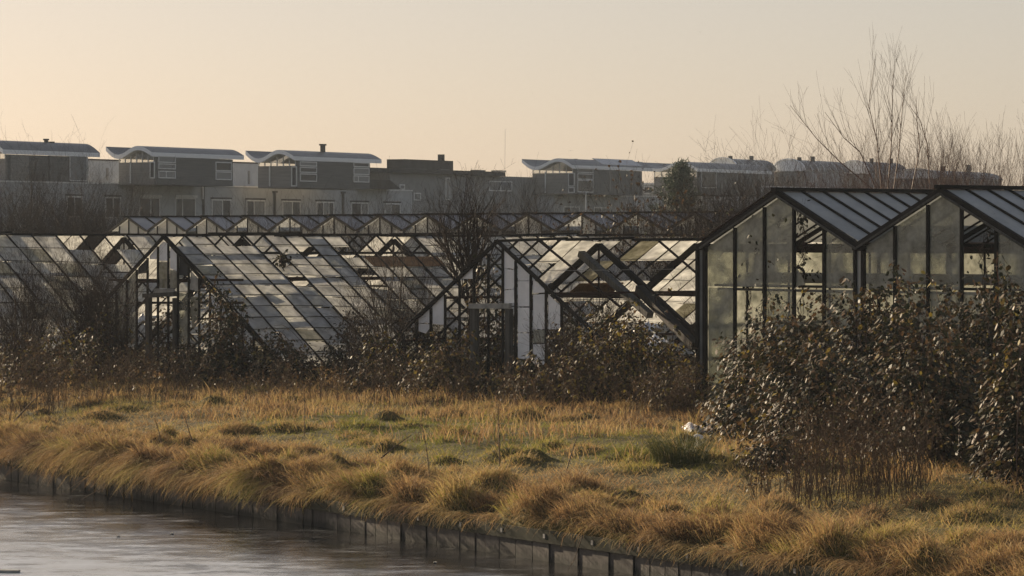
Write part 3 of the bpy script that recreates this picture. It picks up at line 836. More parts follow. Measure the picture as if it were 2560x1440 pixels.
# ---------------- the glazed twin-gabled greenhouse on the right
ze = GP.z(1762, 613); WB = GP.t(2149); zr = GP.z(1946, 482)
R_ = Thing("greenhouse", "intact twin gabled greenhouse with grey glass roof and dirty panes, bramble at its foot", "greenhouse", LW(WB, 5, 0))
NQ = 17; CW = 0.71; QL = NQ * CW
slopes = []
for k in range(2):
    slopes.append((k * WB, ze, k * WB + WB / 2, zr))           # left slope: eave -> ridge
    slopes.append((k * WB + WB, ze, k * WB + WB / 2, zr))      # right slope
def nrm_up(a, b):
    n = np.array([-(b[1] - a[1]), b[0] - a[0]]); n /= np.hypot(*n)
    return n if n[1] > 0 else -n
for si, (ta, za_, tb2, zb2) in enumerate(slopes):
    nn = nrm_up((ta, za_), (tb2, zb2)); n3 = GD3 * nn[0] + np.array([0, 0, nn[1]])
    A0, B0 = (ta, za_ + .05), (tb2, zb2)
    for i in range(NQ):
        q0, q1 = i * CW + .03, (i + 1) * CW - .03
        pts = [LW(A0[0], q0, A0[1]), LW(A0[0], q1, A0[1]), LW(B0[0], q1, B0[1]), LW(B0[0], q0, B0[1])]
        R_.part("pane", *slab(np.array(pts) + n3 * .02, n3 * .006), M['roofglass'])
    for i in range(1, NQ + 1):
        R_.part("glazing_bar", *beam(LW(ta, i * CW, za_ + .05) + n3 * .03, LW(tb2, i * CW, zb2) + n3 * .03, 0.055, 0.08, n3), M['frame'])
    R_.part("verge_rafter", *beam(LW(ta, -0.06, za_ - .02) + n3 * .02, LW(tb2, -0.06, zb2 - .02) + n3 * .02, 0.11, 0.13, n3), M['frame'])
    R_.part("verge_trim", *beam(LW(ta, -0.14, za_ - .09) + n3 * .02, LW(tb2, -0.14, zb2 - .09) + n3 * .02, 0.03, 0.05, n3), M['oldwood'])
    if si == 0:
        R_.part("verge_lit_rim", *beam(LW(ta, -0.06, za_ + .10) + n3 * .02, LW(tb2, -0.06, zb2 + .10) + n3 * .02, 0.10, 0.03, n3), M['rust'])  # only here: the verge's reddish sunlit rim, put into a rust-coloured strip
for k in range(2):
    R_.part("ridge", *beam(LW(k * WB + WB / 2, -.22, zr + .08), LW(k * WB + WB / 2, QL, zr + .08), 0.16, 0.09), M['frame'])
for k in range(3):
    R_.part("gutter", *beam(LW(k * WB, -.12, ze - .04), LW(k * WB, QL, ze - .04), 0.26, 0.14), M['frame'])
    for q in (0.0, 3.0, 6.0, 9.0, QL):
        for dt in ((0,) if q else (-.12, .12)):
            if k == 0 and q == 0: continue
            R_.part("post", *beam(LW(k * WB + dt, q, -.1), LW(k * WB + dt, q, ze - .12), 0.09, 0.09, RD3), M['frame'])
R_.part("corner_post", *beam(LW(.06, -.02, -.1), LW(.06, -.02, ze - .1), 0.09, 0.1, RD3), M['frame'])
R_.part("corner_post", *beam(LW(-.2, -.02, -.1), LW(-.2, -.02, ze - .1), 0.07, 0.1, RD3), M['frame'])
R_.part("corner_panel", *slab([LW(-.15, .0, -.1), LW(.005, .0, -.1), LW(.005, .0, ze - .12), LW(-.15, .0, ze - .12)], RD3 * .05), M['steel'])
R_.part("valley_panel", *slab([LW(WB - .07, .0, -.1), LW(WB + .07, .0, -.1), LW(WB + .07, .0, ze - .12), LW(WB - .07, .0, ze - .12)], RD3 * .02), M['roofglass'])
def roof_z(t):
    x = np.mod(t, WB) / WB
    return ze + (zr - ze) * (1 - abs(2 * x - 1))
tm = [GP.t(u) for u in (1839, 1913, 1987, 2062)]
tm2 = [WB + .12 + (WB - .12) * i / 5 for i in range(1, 5)]
cols = [(.105, tm[0]), (tm[0], tm[1]), (tm[1], tm[2]), (tm[2], tm[3]), (tm[3], WB - .165),
        (WB + .165, tm2[0]), (tm2[0], tm2[1]), (tm2[1], tm2[2]), (tm2[2], tm2[3]), (tm2[3], 2 * WB - .165)]
for t in tm + tm2:
    R_.part("mullion", *beam(LW(t, -.02, -.1), LW(t, -.02, roof_z(t) - .1), 0.06, 0.08, RD3), M['frame'])
zmid = GP.z(1840, 716)
for ci, (c0, c1) in enumerate(cols):
    c0, c1 = c0 + .045, c1 - .045
    top = [(c0, roof_z(c0) - .11)]
    cm = WB / 2 if ci < 5 else WB * 1.5
    if c0 < cm < c1: top.append((cm, zr - .11))
    top.append((c1, roof_z(c1) - .11))
    if ci not in (3, 8):
        pts = [LW(c1, 0, zmid), LW(c0, 0, zmid)] + [LW(a, 0, z) for a, z in top]
        R_.part("pane", *slab(pts, RD3 * .006), M['gableglass'])
    if ci not in (1, 3, 5):
        R_.part("pane", *slab([LW(c0, 0.01, .02), LW(c1, 0.01, .02), LW(c1, 0.01, zmid - .04), LW(c0, 0.01, zmid - .04)], RD3 * .006), M['gableglass'])
# broken remains in the open lights
pane_poly(R_, [(1990, 715), (2012, 712), (2004, 690), (1990, 668)], 'gableglass', 0.01)
# inside: tie beams, rolled screen, rails, purlins, struts
for k in range(2):
    for q in (0.5, 3.0, 6.0, 9.0):
        R_.part("tie_beam", *beam(LW(k * WB + .14, q, ze - .1), LW((k + 1) * WB - .14, q, ze - .1), 0.07, 0.14), M['rust'])
        if q > 1:
            R_.part("rafter", *beam(LW(k * WB + .1, q, ze + .02), LW((k + .5) * WB, q, zr - .1), 0.06, 0.1), M['frame'])
            R_.part("rafter", *beam(LW((k + 1) * WB - .1, q, ze + .02), LW((k + .5) * WB, q, zr - .1), 0.06, 0.1), M['frame'])
    R_.part("rail", *beam(LW(k * WB + .14, .25, zmid + .02), LW((k + 1) * WB - .14, .25, zmid + .02), 0.08, 0.06), M['frame'])
    R_.part("rail", *beam(LW(k * WB + .14, .35, zmid - .07), LW((k + 1) * WB - .14, .35, zmid - .09), 0.08, 0.06), M['steel'])
cyl, cf = tubes(np.array([[LW(.3, 1.2, zmid + .2), LW(2 * WB - .2, 1.2, zmid + .22)]]), np.array([[.13, .13]]), 10)
M['screen'] = mat_solid("grey_screen_cloth", (0.25, 0.25, 0.25), (0.42, 0.42, 0.42), 2.0, 0.7, 0.3)
R_.part("rolled_screen", cyl, cf, M['screen'], smooth=True)
# side wall towards the ruined houses and rear gables
for i in range(8):
    q0, q1 = i * 1.42 + .06, (i + 1) * 1.42 - .02
    R_.part("pane", *slab([LW(0, q0, .05), LW(0, q1, .05), LW(0, q1, ze - .15), LW(0, q0, ze - .15)], GD3 * .006), M['gableglass'])
    R_.part("side_bar", *beam(LW(0, q1 + .02, 0), LW(0, q1 + .02, ze - .1), .05, .07, GD3), M['frame'])
for i in range(8):
    q0, q1 = i * 1.42 + .06, (i + 1) * 1.42 - .02
    R_.part("pane", *slab([LW(2 * WB, q0, .05), LW(2 * WB, q1, .05), LW(2 * WB, q1, ze - .15), LW(2 * WB, q0, ze - .15)], GD3 * .006), M['gableglass'])
for k in range(2):
    for i in range(5):
        c0, c1 = k * WB + .1 + i * (WB - .2) / 5 + .02, k * WB + .1 + (i + 1) * (WB - .2) / 5 - .02
        top = [(c0, roof_z(c0) - .1)] + ([((k + .5) * WB, zr - .1)] if i == 2 else []) + [(c1, roof_z(c1) - .1)]
        R_.part("pane", *slab([LW(c1, QL, .05), LW(c0, QL, .05)] + [LW(a, QL, z) for a, z in top], RD3 * .006), M['limeglass'])

# ---------------- the ruined old greenhouses
def holes(u, v, lst):
    return any(a <= u <= b and c <= v <= d for a, b, c, d in lst)

class Ruin:
    def __init__(self, label, tc, zr_, hw, zeave, qlen, q0=0.0):
        self.tc, self.zr, self.hw, self.ze, self.ql, self.q0 = tc, zr_, hw, zeave, qlen, q0
        self.th = Thing("ruined_greenhouse", label, "greenhouse", LW(tc, 6, 0))
    def sp(self, side, s, q, off=0.0):
        """point on a slope: s=0 ridge, 1 eave"""
        z = self.zr + (self.ze - self.zr) * s
        n = np.array([side * (self.zr - self.ze), self.hw]); n /= np.hypot(*n)
        sag = 0.10 * math.sin(q * .45 + side) * math.sin(min(s, 1) * 3.14)
        return LW(self.tc + side * self.hw * s + n[0] * off, q, z + n[1] * off + sag)
    def slope(self, side, rows, ncol, cw, mat, hole, bars=True, single=None, pmiss=0.0, seed=1, over=.03, wobble=.012, alt=None):
        rg = np.random.default_rng(seed); rest = []
        c = 0
        for i in range(ncol):
            q0, q1 = self.q0 + i * cw + .025, self.q0 + (i + 1) * cw - .025
            for j in range(rows):
                s0, s1 = j / rows + .005, (j + 1) / rows + over / 6
                mid = self.sp(side, (s0 + s1) / 2, (q0 + q1) / 2)
                u, v = project(mid)
                if holes(u, v, hole) or rg.random() < pmiss: continue
                o0 = rg.normal(0, wobble, 4) + .02
                o0[:2] += .012
                pts = [self.sp(side, s1, q0, o0[0]), self.sp(side, s1, q1, o0[1]), self.sp(side, s0, q1, o0[2]), self.sp(side, s0, q0, o0[3])]
                nn = np.cross(pts[1] - pts[0], pts[3] - pts[0]); nn /= np.linalg.norm(nn)
                it = slab(pts, nn * .005)
                # moss and dirt along the lower lap of each pane
                lap = .032 / math.hypot(self.hw, self.zr - self.ze) * (.6 + .8 * rg.random())
                lp_ = slab([self.sp(side, s1 - .006, q0, .048), self.sp(side, s1 - .006, q1, .048), self.sp(side, s1 - .006 - lap, q1, .048), self.sp(side, s1 - .006 - lap, q0, .048)], nn * .004)
                two = join([it, lp_]); mi_ = [0] * len(it[1]) + [1] * len(lp_[1])
                m = mat if alt is None or rg.random() > .1 else alt
                if single is None or i < single:
                    self.th.part("pane", *two, None, mats=[M[m], M["moss"]], mat_idx=mi_); c += 1
                else:
                    rest.append(it)
        if rest:
            self.th.part("pane_field", *join(rest), M[mat], kind="stuff")
        if bars:
            for i in range(ncol + 1):
                q = self.q0 + i * cw
                n3 = self.sp(side, .5, q, 1) - self.sp(side, .5, q, 0)
                for (sa, sb) in ((0, .5), (.5, 1)):
                    self.th.part("glazing_bar", *beam(self.sp(side, sa, q, .045), self.sp(side, sb, q, .045), .038, .05, n3), M['frame'])
    def ridge(self, jag=True):
        n = 6; a = self.q0 - .1
        for k in range(n):
            b = self.q0 + self.ql * (k + 1) / n
            dz = rng.normal(0, .02)
            self.th.part("ridge_board", *beam(LW(self.tc, a, self.zr + .06 + dz), LW(self.tc, b - .01, self.zr + .06 + rng.normal(0, .025)), .13, .07), M['frame'])
            a = b
    def truss(self, q, w=.12, h=.2, mat='frame', tie=True):
        self.th.part("truss_rafter", *beam(LW(self.tc - .03, q, self.zr - .12), LW(self.tc - self.hw, q, self.ze - .12), w, h), M[mat])
        self.th.part("truss_rafter", *beam(LW(self.tc + .03, q, self.zr - .12), LW(self.tc + self.hw, q, self.ze - .12), w, h), M[mat])
        if tie:
            zt_ = self.zr - (self.zr - self.ze) * .42
            self.th.part("tie_rod", *beam(LW(self.tc - self.hw * .40, q, zt_), LW(self.tc + self.hw * .40, q, zt_), .05, .06), M['rust'])
            self.th.part("king_rod", *beam(LW(self.tc, q, zt_), LW(self.tc, q, self.zr - .1), .04, .04, RD3), M['rust'])
    def purlin(self, side, s, q0, q1, mat='rust', d=.065):
        self.th.part("purlin", *beam(self.sp(side, s, q0, -.08), self.sp(side, s, q1, -.08), d, d), M[mat])
    def gable(self, us, door=None, base=0.0):
        """mullions at the pixel columns us, rafters and sill"""
        for side in (-1, 1):
            self.th.part("gable_rafter", *beam(LW(self.tc, self.q0 - .03, self.zr), LW(self.tc + side * self.hw, self.q0 - .03, self.ze), .06, .09), M['frame'])
        for u in us:
            t = GP.t(u) + 0
            zt_ = self.zr + (self.ze - self.zr) * abs(t - self.tc) / self.hw - .08
            if zt_ > .2:
                self.th.part("mullion", *beam(LW(t, self.q0, -.1), LW(t, self.q0, zt_), .045, .06, RD3), M['frame'])

# measured gable A and B
tA = GP.t(411); zA = GP.z(411, 592)
slA = np.mean([(zA - GP.z(240, 788)) / (tA - GP.t(240)), (zA - GP.z(660, 850)) / (GP.t(660) - tA)])
zeA = .45; hwA = (zA - zeA) / slA
tB = GP.t(1246); zB = GP.z(1246, 603)
slB = np.mean([(zB - GP.z(970, 850)) / (tB - GP.t(970)), (zB - GP.z(1455, 812)) / (GP.t(1455) - tB)])
zeB = .45; hwB = (zB - zeB) / slB
tZ = tA - (tB - tA) * .98
A_ = Ruin("ruined greenhouse with its long limewashed glass slope still standing and a doorway in its gable", tA, zA, hwA, zeA, 24.0)
B_ = Ruin("collapsed greenhouse with bare roof timbers, white gable panes and an empty doorway", tB, zB, hwB, zeB, 14.0)
Z_ = Ruin("ruined greenhouse at the picture edge, its glass slope behind the bare thicket", tZ, zA + .04, hwA, zeA, 24.0)

A_.slope(1, 12, 30, .71, 'limeglass', [(548, 690, 560, 612), (676, 716, 626, 660), (845, 1045, 560, 648), (445, 470, 560, 622), (890, 930, 680, 700)], single=17, pmiss=.03, seed=3, alt='dirtyglass')
A_.slope(-1, 6, 30, .71, 'limeglass', [], bars=True, single=0, pmiss=.6, seed=4)
A_.ridge()
for q in np.arange(2.8, 24, 2.84): A_.truss(q, .08, .14)
for s in (.33, .66):
    A_.purlin(1, s, 0, 24); A_.purlin(-1, s, 0, 24)
A_.purlin(1, .12, 0, 24, 'frame', .07)
A_.th.part("brown_board", *slab([A_.sp(1, .24, q, .03) for q in (6.6, 9.4)] + [A_.sp(1, .17, q, .03) for q in (9.4, 6.6)], (0, 0, .03)), M['brownboard'])
# a slipped board and pane lying on the slope
pts = [W(650, 736, 1), W(665, 727, 1)]
def on_slope(rn, u, v, side=1, off=.06):
    """point of the slope plane behind pixel (u,v)"""
    a, b, c = rn.sp(side, 0, 2, off), rn.sp(side, 0, 8, off), rn.sp(side, 1, 2, off)
    n = np.cross(b - a, c - a); d = np.array([(u - 1280) / F, 1, -(v - VH) / F]); o_ = np.array([0, 0, EYE])
    return o_ + d * (np.dot(a - o_, n) / np.dot(d, n))
A_.th.part("slipped_pane", *slab([on_slope(A_, u, v) for u, v in ((651, 740), (660, 727), (705, 751), (683, 758))], (0, 0, .01)), M['dirtyglass'])
A_.th.part("slipped_pane", *slab([on_slope(A_, u, v) for u, v in ((740, 721), (770, 717), (795, 740), (770, 737))], (0, 0, .01)), M['limeglass'])
usA = [240, 266, 291, 317, 342, 369, 395, 421, 445, 472, 498, 525, 552, 580, 606, 634, 662]
A_.gable(usA)
for poly, m in [([(373, 648), (392, 648), (392, 617), (373, 640)], 'whiteglass'), ([(397, 652), (419, 652), (419, 610), (408, 604), (397, 613)], 'whiteglass'),
        ([(397, 720), (419, 720), (419, 655), (397, 655)], 'dirtyglass'), ([(424, 671), (442, 678), (442, 636), (424, 618)], 'whiteglass'), ([(424, 720), (442, 720), (442, 680), (424, 674)], 'dirtyglass'),
        ([(344, 685), (368, 682), (368, 645), (344, 670)], 'blackboard'), ([(447, 688), (470, 688), (470, 668), (447, 642)], 'blackboard'),
        ([(319, 773), (340, 773), (340, 676), (319, 698)], 'gableglass'), ([(293, 850), (315, 850), (315, 702), (293, 726)], 'gableglass'), ([(268, 752), (289, 752), (289, 732), (268, 754)], 'gableglass'), ([(242, 800), (264, 800), (264, 760), (242, 784)], 'gableglass'),
        ([(319, 860), (340, 860), (340, 776), (319, 776)], 'gableglass'), ([(268, 830), (289, 830), (289, 756), (268, 758)], 'gableglass'),
        ([(475, 724), (497, 730), (497, 700), (475, 676)], 'limeglass'), ([(528, 782), (550, 783), (550, 768), (528, 740)], 'whiteglass'), ([(447, 860), (467, 860), (467, 735), (447, 732)], 'gableglass'),
        ([(475, 790), (495, 790), (495, 742), (475, 742)], 'dirtyglass'), ([(478, 818), (492, 818), (492, 792), (478, 790)], 'dirtyglass'), ([(609, 903), (632, 905), (633, 872), (609, 870)], 'whiteglass')]:
    pane_poly(A_.th, poly, m, .02)
dA = A_.th.part("door_frame", *join([beam(GP.uv(375, 735) - RD3 * .05, GP.p(GP.t(375), -.1) - RD3 * .05, .2, .12, RD3), beam(GP.uv(441, 745) - RD3 * .05, GP.p(GP.t(441), -.1) - RD3 * .05, .1, .12, RD3)]), M['oldwood'])
A_.th.part("lintel", *beam(GP.uv(366, 739) - RD3 * .1, GP.uv(446, 735) - RD3 * .1, .1, .12), M['oldwood'], parent=dA)
A_.th.part("lintel_board", *beam(GP.uv(394, 728) - RD3 * .12, GP.uv(444, 728) - RD3 * .12, .04, .16), M['palewood'], parent=dA)
for v in (700, 757):
    A_.th.part("rail", *beam(GP.uv(265, v) + RD3 * .1, GP.uv(600, v) + RD3 * .1, .05, .07), M['rust'])

Z_.slope(1, 8, 26, .95, 'limeglass', [(36, 262, 560, 606), (150, 330, 595, 626), (262, 302, 626, 650)], single=22, pmiss=.06, seed=6, alt='dirtyglass')
Z_.slope(-1, 6, 30, .71, 'limeglass', [], bars=True, single=0, pmiss=.45, seed=7)
Z_.ridge()
for q in np.arange(2.8, 24, 2.84): Z_.truss(q, .08, .14)
for s in (.33, .66): Z_.purlin(1, s, 0, 24); Z_.purlin(-1, s, 0, 24)

# B: left slope keeps most of its glass, the near slope is bare
B_.slope(-1, 6, 19, .71, 'limeglass', [(900, 1345, 560, 1050), (1345, 1480, 770, 1050), (1480, 1800, 800, 1050), (1560, 1640, 640, 690)], bars=True, pmiss=.16, seed=9, alt='dirtyglass')
B_.ridge()
B_.truss(3.45, .1, .15, 'frame', True); B_.truss(7.0, .1, .15, 'frame', True); B_.truss(10.5, .1, .14, 'frame', True)
for s in (.38, .72): B_.purlin(1, s, 0, 14); B_.purlin(-1, s, 0, 14)
for q in (1.4, 5.6, 9.0):
    B_.th.part("loose_bar", *beam(B_.sp(1, 0, q, 0), B_.sp(1, .5, q + .2, 0), .05, .05), M['rust'])
usB = [935, 974, 1008, 1042, 1077, 1113, 1149, 1185, 1221, 1257, 1289, 1327, 1365, 1404, 1442, 1480, 1520]
B_.gable(usB)
for poly, m in [([(1151, 697), (1182, 697), (1182, 660), (1151, 692)], 'whiteglass'), ([(1045, 807), (1074, 808), (1074, 765), (1045, 793)], 'whiteglass'), ([(1045, 828), (1063, 834), (1074, 818), (1074, 811), (1045, 809)], 'whiteglass'),
        ([(1080, 810), (1111, 812), (1111, 731), (1080, 760)], 'whiteglass'), ([(1259, 670), (1286, 672), (1286, 652), (1259, 625)], 'whiteglass'), ([(1259, 724), (1281, 722), (1286, 710), (1286, 676), (1259, 672)], 'whiteglass'),
        ([(1259, 758), (1284, 758), (1283, 724), (1259, 726)], 'whiteglass'), ([(1293, 701), (1325, 701), (1325, 690), (1293, 660)], 'whiteglass'), ([(1293, 766), (1325, 766), (1325, 703), (1293, 703)], 'whiteglass'), ([(1293, 831), (1325, 831), (1325, 769), (1293, 769)], 'whiteglass'),
        ([(1293, 896), (1318, 899), (1325, 892), (1325, 833), (1293, 833)], 'whiteglass'), ([(1292, 930), (1303, 918), (1307, 903), (1292, 899)], 'dirtyglass'),
        ([(1331, 733), (1362, 731), (1362, 727), (1331, 697)], 'whiteglass'), ([(1331, 823), (1362, 823), (1362, 735), (1331, 737)], 'whiteglass'), ([(1331, 857), (1362, 857), (1362, 825), (1331, 825)], 'gableglass'), ([(1331, 910), (1362, 912), (1362, 860), (1331, 860)], 'whiteglass'),
        ([(1369, 823), (1401, 823), (1401, 768), (1369, 735)], 'whiteglass'), ([(944, 990), (971, 990), (971, 885), (944, 905)], 'dirtyglass'), ([(908, 1005), (934, 1005), (934, 930), (914, 938)], 'gableglass'), ([(1331, 1000), (1362, 1000), (1362, 970), (1331, 970)], 'dirtyglass'), ([(1370, 942), (1396, 940), (1398, 912), (1370, 912)], 'dirtyglass'),
        ([(1010, 1008), (1040, 1008), (1040, 990), (1010, 992)], 'dirtyglass')]:
    pane_poly(B_.th, poly, m, .02)
dB = B_.th.part("door_frame", *join([beam(GP.uv(1191, 765) - RD3 * .06, GP.p(GP.t(1191), -.1) - RD3 * .06, .22, .14, RD3), beam(GP.uv(1277, 772) - RD3 * .06, GP.p(GP.t(1277), -.1) - RD3 * .06, .17, .14, RD3)]), M['oldwood'])
B_.th.part("lintel", *beam(GP.uv(1182, 765) - RD3 * .1, GP.uv(1283, 765) - RD3 * .1, .1, .13), M['palewood'], parent=dB)
# fallen timbers leaning across the frame of B
def LWp(u, v, q): 
    k = VPlane(1760, 82.0, GD); k.O = GP.O + q * RD
    return k.uv(u, v)
solo("fallen_beam", "thick grey timber leaning across the bare roof frame of the collapsed greenhouse", "beam", *beam(LWp(1453, 634, 2.9), LWp(1625, 788, 2.4), .2, .16), M['oldwood'])
solo("fallen_beam", "dark timber fallen steeply into the bramble against the corner of the intact greenhouse", "beam", *beam(LWp(1598, 722, 2.6), LWp(1738, 866, 1.4), .22, .2), M['frame'])
solo("slack_wire", "pale slack wire stretched across the bare roof frame", "wire", *beam(LWp(1285, 678, 1.0), LWp(1745, 672, 1.0), .012, .012), M['palewood'])
B_.th.part("brown_board", *slab([B_.sp(-1, .40, q, -.1) for q in (4.4, 6.0)] + [B_.sp(-1, .33, q, -.1) for q in (6.0, 4.4)], (0, 0, .03)), M['brownboard'])

# ---------------- far multi-span greenhouse
AF = math.radians(53.0)
GF = np.array([math.cos(AF), -math.sin(AF)]); RF = np.array([math.sin(AF), math.cos(AF)])
GF3, RF3 = np.array([*GF, 0]), np.array([*RF, 0])
fp = VPlane(1455, 124.0, GF)
wf = (fp.t(1455) - fp.t(1321)); 
zrf, zef = fp.z(1455, 535), fp.z(1455, 577)
fg = Thing("multi_span_greenhouse", "row of low saw-tooth greenhouse gables in front of the terrace", "greenhouse", (*(fp.O - GF * 12), 0))
def FW(t, q, z): c = fp.O + t * GF + q * RF; return np.array([c[0], c[1], z])
QF = 9.0; cwf = .82; ncf = int(QF / cwf)
for k in range(-10, 4):
    tc = k * wf; hw = wf / 2
    for side in (-1, 1):
        a, b_ = (tc + side * hw, zef), (tc, zrf)
        nn = nrm_up(a, b_); n3 = GF3 * nn[0] + np.array([0, 0, nn[1]])
        its = []
        for i in range(ncf):
            q0, q1 = i * cwf + .02, (i + 1) * cwf - .02
            it = slab(np.array([FW(a[0], q0, a[1]), FW(a[0], q1, a[1]), FW(b_[0], q1, b_[1]), FW(b_[0], q0, b_[1])]) + n3 * .02, n3 * .006)
            if side == 1 and i < 7: fg.part("pane", *it, M['farglass'])
            else: its.append(it)
        if its: fg.part("pane_field", *join(its), M['farclear' if side < 0 else 'farglass'], kind="stuff")
        fg.part("verge", *beam(FW(a[0], -.05, a[1]), FW(b_[0], -.05, b_[1]), .07, .08, n3), M['frame'])
        if side == 1:
            for i in range(1, ncf + 1):
                fg.part("glazing_bar", *beam(FW(a[0], i * cwf, a[1]) + n3 * .04, FW(b_[0], i * cwf, b_[1]) + n3 * .04, .05, .06, n3), M['frame'])
    fg.part("ridge", *beam(FW(tc, -.3, zrf + .05), FW(tc, QF, zrf + .05), .09, .06), M['frame'])
    fg.part("gutter", *beam(FW(tc + hw, -.1, zef - .05), FW(tc + hw, QF, zef - .05), .16, .1), M['steel'])
    fg.part("post", *beam(FW(tc + hw, 0, 0), FW(tc + hw, 0, zef - .1), .08, .08, RF3), M['frame'])
    for j, fx in enumerate((-.5, 0, .5)):
        zt_ = zrf - (zrf - zef) * abs(fx) - .06
        fg.part("mullion", *beam(FW(tc + fx * hw, 0, 0), FW(tc + fx * hw, 0, zt_), .035, .05, RF3), M['frame'])
    for j in range(4):
        f0, f1 = -1 + j * .5 + .02, -.5 + j * .5 - .02
        zz0, zz1 = [zrf - (zrf - zef) * abs(x) - .08 for x in (f0, f1)]
        if rng.random() < .25: continue
        fg.part("gable_pane", *slab([FW(tc + f0 * hw, 0.02, 2.2), FW(tc + f1 * hw, .02, 2.2), FW(tc + f1 * hw, .02, zz1), FW(tc + f0 * hw, .02, zz0)], RF3 * .006), M['fargable'])

# ------------------------------------------------------------------ plants
def gp(u, Y):
    x = (u - 1280.0) / F * Y
    return np.array([x, Y, float(gz(x, Y))])

def bare_shrub(name, label, cat, base, h, spread, nstem, n1, n2, seed, mat='twig', r0=.03, up=.35, lean=(0, 0), group=None, n3=0, curl=.22, trunk=None, tipbias=None):
    rg = np.random.default_rng(seed)
    base = np.asarray(base, float)
    th = Thing(name, label, cat, base, group)
    az = rg.random(nstem) * 2 * np.pi
    tilt = rg.random(nstem) * spread
    d = norm(np.stack([np.cos(az) * tilt + lean[0], np.sin(az) * tilt + lean[1], np.ones(nstem)], -1))
    st = base + np.stack([np.cos(az), np.sin(az), np.zeros(nstem)], -1) * (rg.random(nstem) * h * .08)[:, None] - np.array([0, 0, .05])
    ln = h * (.62 + .42 * rg.random(nstem))
    if trunk:
        tr = grow(rg, base[None, :] - np.array([[0, 0, .1]]), norm(np.array([[trunk[1], trunk[2], 1.0]])), np.array([trunk[0]]), 5, .08, .1)
        TR = np.linspace(r0 * 2.2, r0 * 1.4, 5)[None, :]
        v, q = tubes(tr, TR, 6)
        th.part("trunk", v, q, M[mat], smooth=True)
        st = tr[0, -1] + rg.normal(0, .03, (nstem, 3)); ln = ln * (h - trunk[0]) / h
    P = grow(rg, st, d, ln, 7, curl * .6, up * .25)
    R = (r0 * (.6 + .6 * rg.random(nstem)))[:, None] * np.linspace(1, .25, 7)[None, :]
    v, q = tubes(P, R, 4)
    th.part("stems" if not trunk else "limbs", v, q, M[mat], smooth=True)
    C1, R1 = sprout(rg, P, R, n1, .5, 38, .15, 4, curl, up * .5)
    C2, R2 = sprout(rg, C1, R1, n2, .55, 42, .15, 3, curl, up * .4)
    parts = [tubes(C1, R1, 3), tubes(C2, R2, 3)]
    if n3:
        C3, R3 = sprout(rg, C2, R2, n3, .6, 45, .1, 2, curl, up * .3)
        parts.append(tubes(C3, R3, 3)); C2 = np.concatenate([C2[:, [0, 2]], C3])
    v, q = merge_arrays(parts)
    th.part("crown", v, q, M[mat], kind="stuff")
    return th, C2

def leaf_mesh(pos, ax, nr, L_, wid=.62):
    """N folded, drooping leaves: pos base, ax axis, nr upward normal, L_ length"""
    ax = norm(ax); sd = norm(np.cross(ax, nr)); nr = np.cross(sd, ax)
    L_ = L_[:, None]
    b = pos
    def at(a, s, h): return pos + ax * L_ * a + sd * L_ * s + nr * L_ * h
    V = np.stack([b, at(.32, wid * .5, -.10), at(.72, wid * .40, -.20), at(1.0, 0, -.26), at(.72, -wid * .40, -.20), at(.32, -wid * .5, -.10)], 1)
    n = len(pos); o = (np.arange(n) * 6)[:, None]
    return V.reshape(-1, 3), np.concatenate([o + np.array([[0, 1, 2]]), o + np.array([[0, 2, 3]]), o + np.array([[0, 3, 4]]), o + np.array([[0, 4, 5]])])

LEAF = []
def leaf_proto():
    for k in range(6):
        rg = np.random.default_rng(50 + k)
        v, q = leaf_mesh(np.zeros((1, 3)), np.array([[1, 0, -.1]]), np.array([[0, 0, 1.0]]), np.array([1.0]), .55 + .15 * rg.random())
        LEAF.append(set_mesh("leaf", v, q, M['bramble'], attrs={"tint": np.full(len(v), [.2, .45, .55, .7, .85, .97][k])}))
leaf_proto()

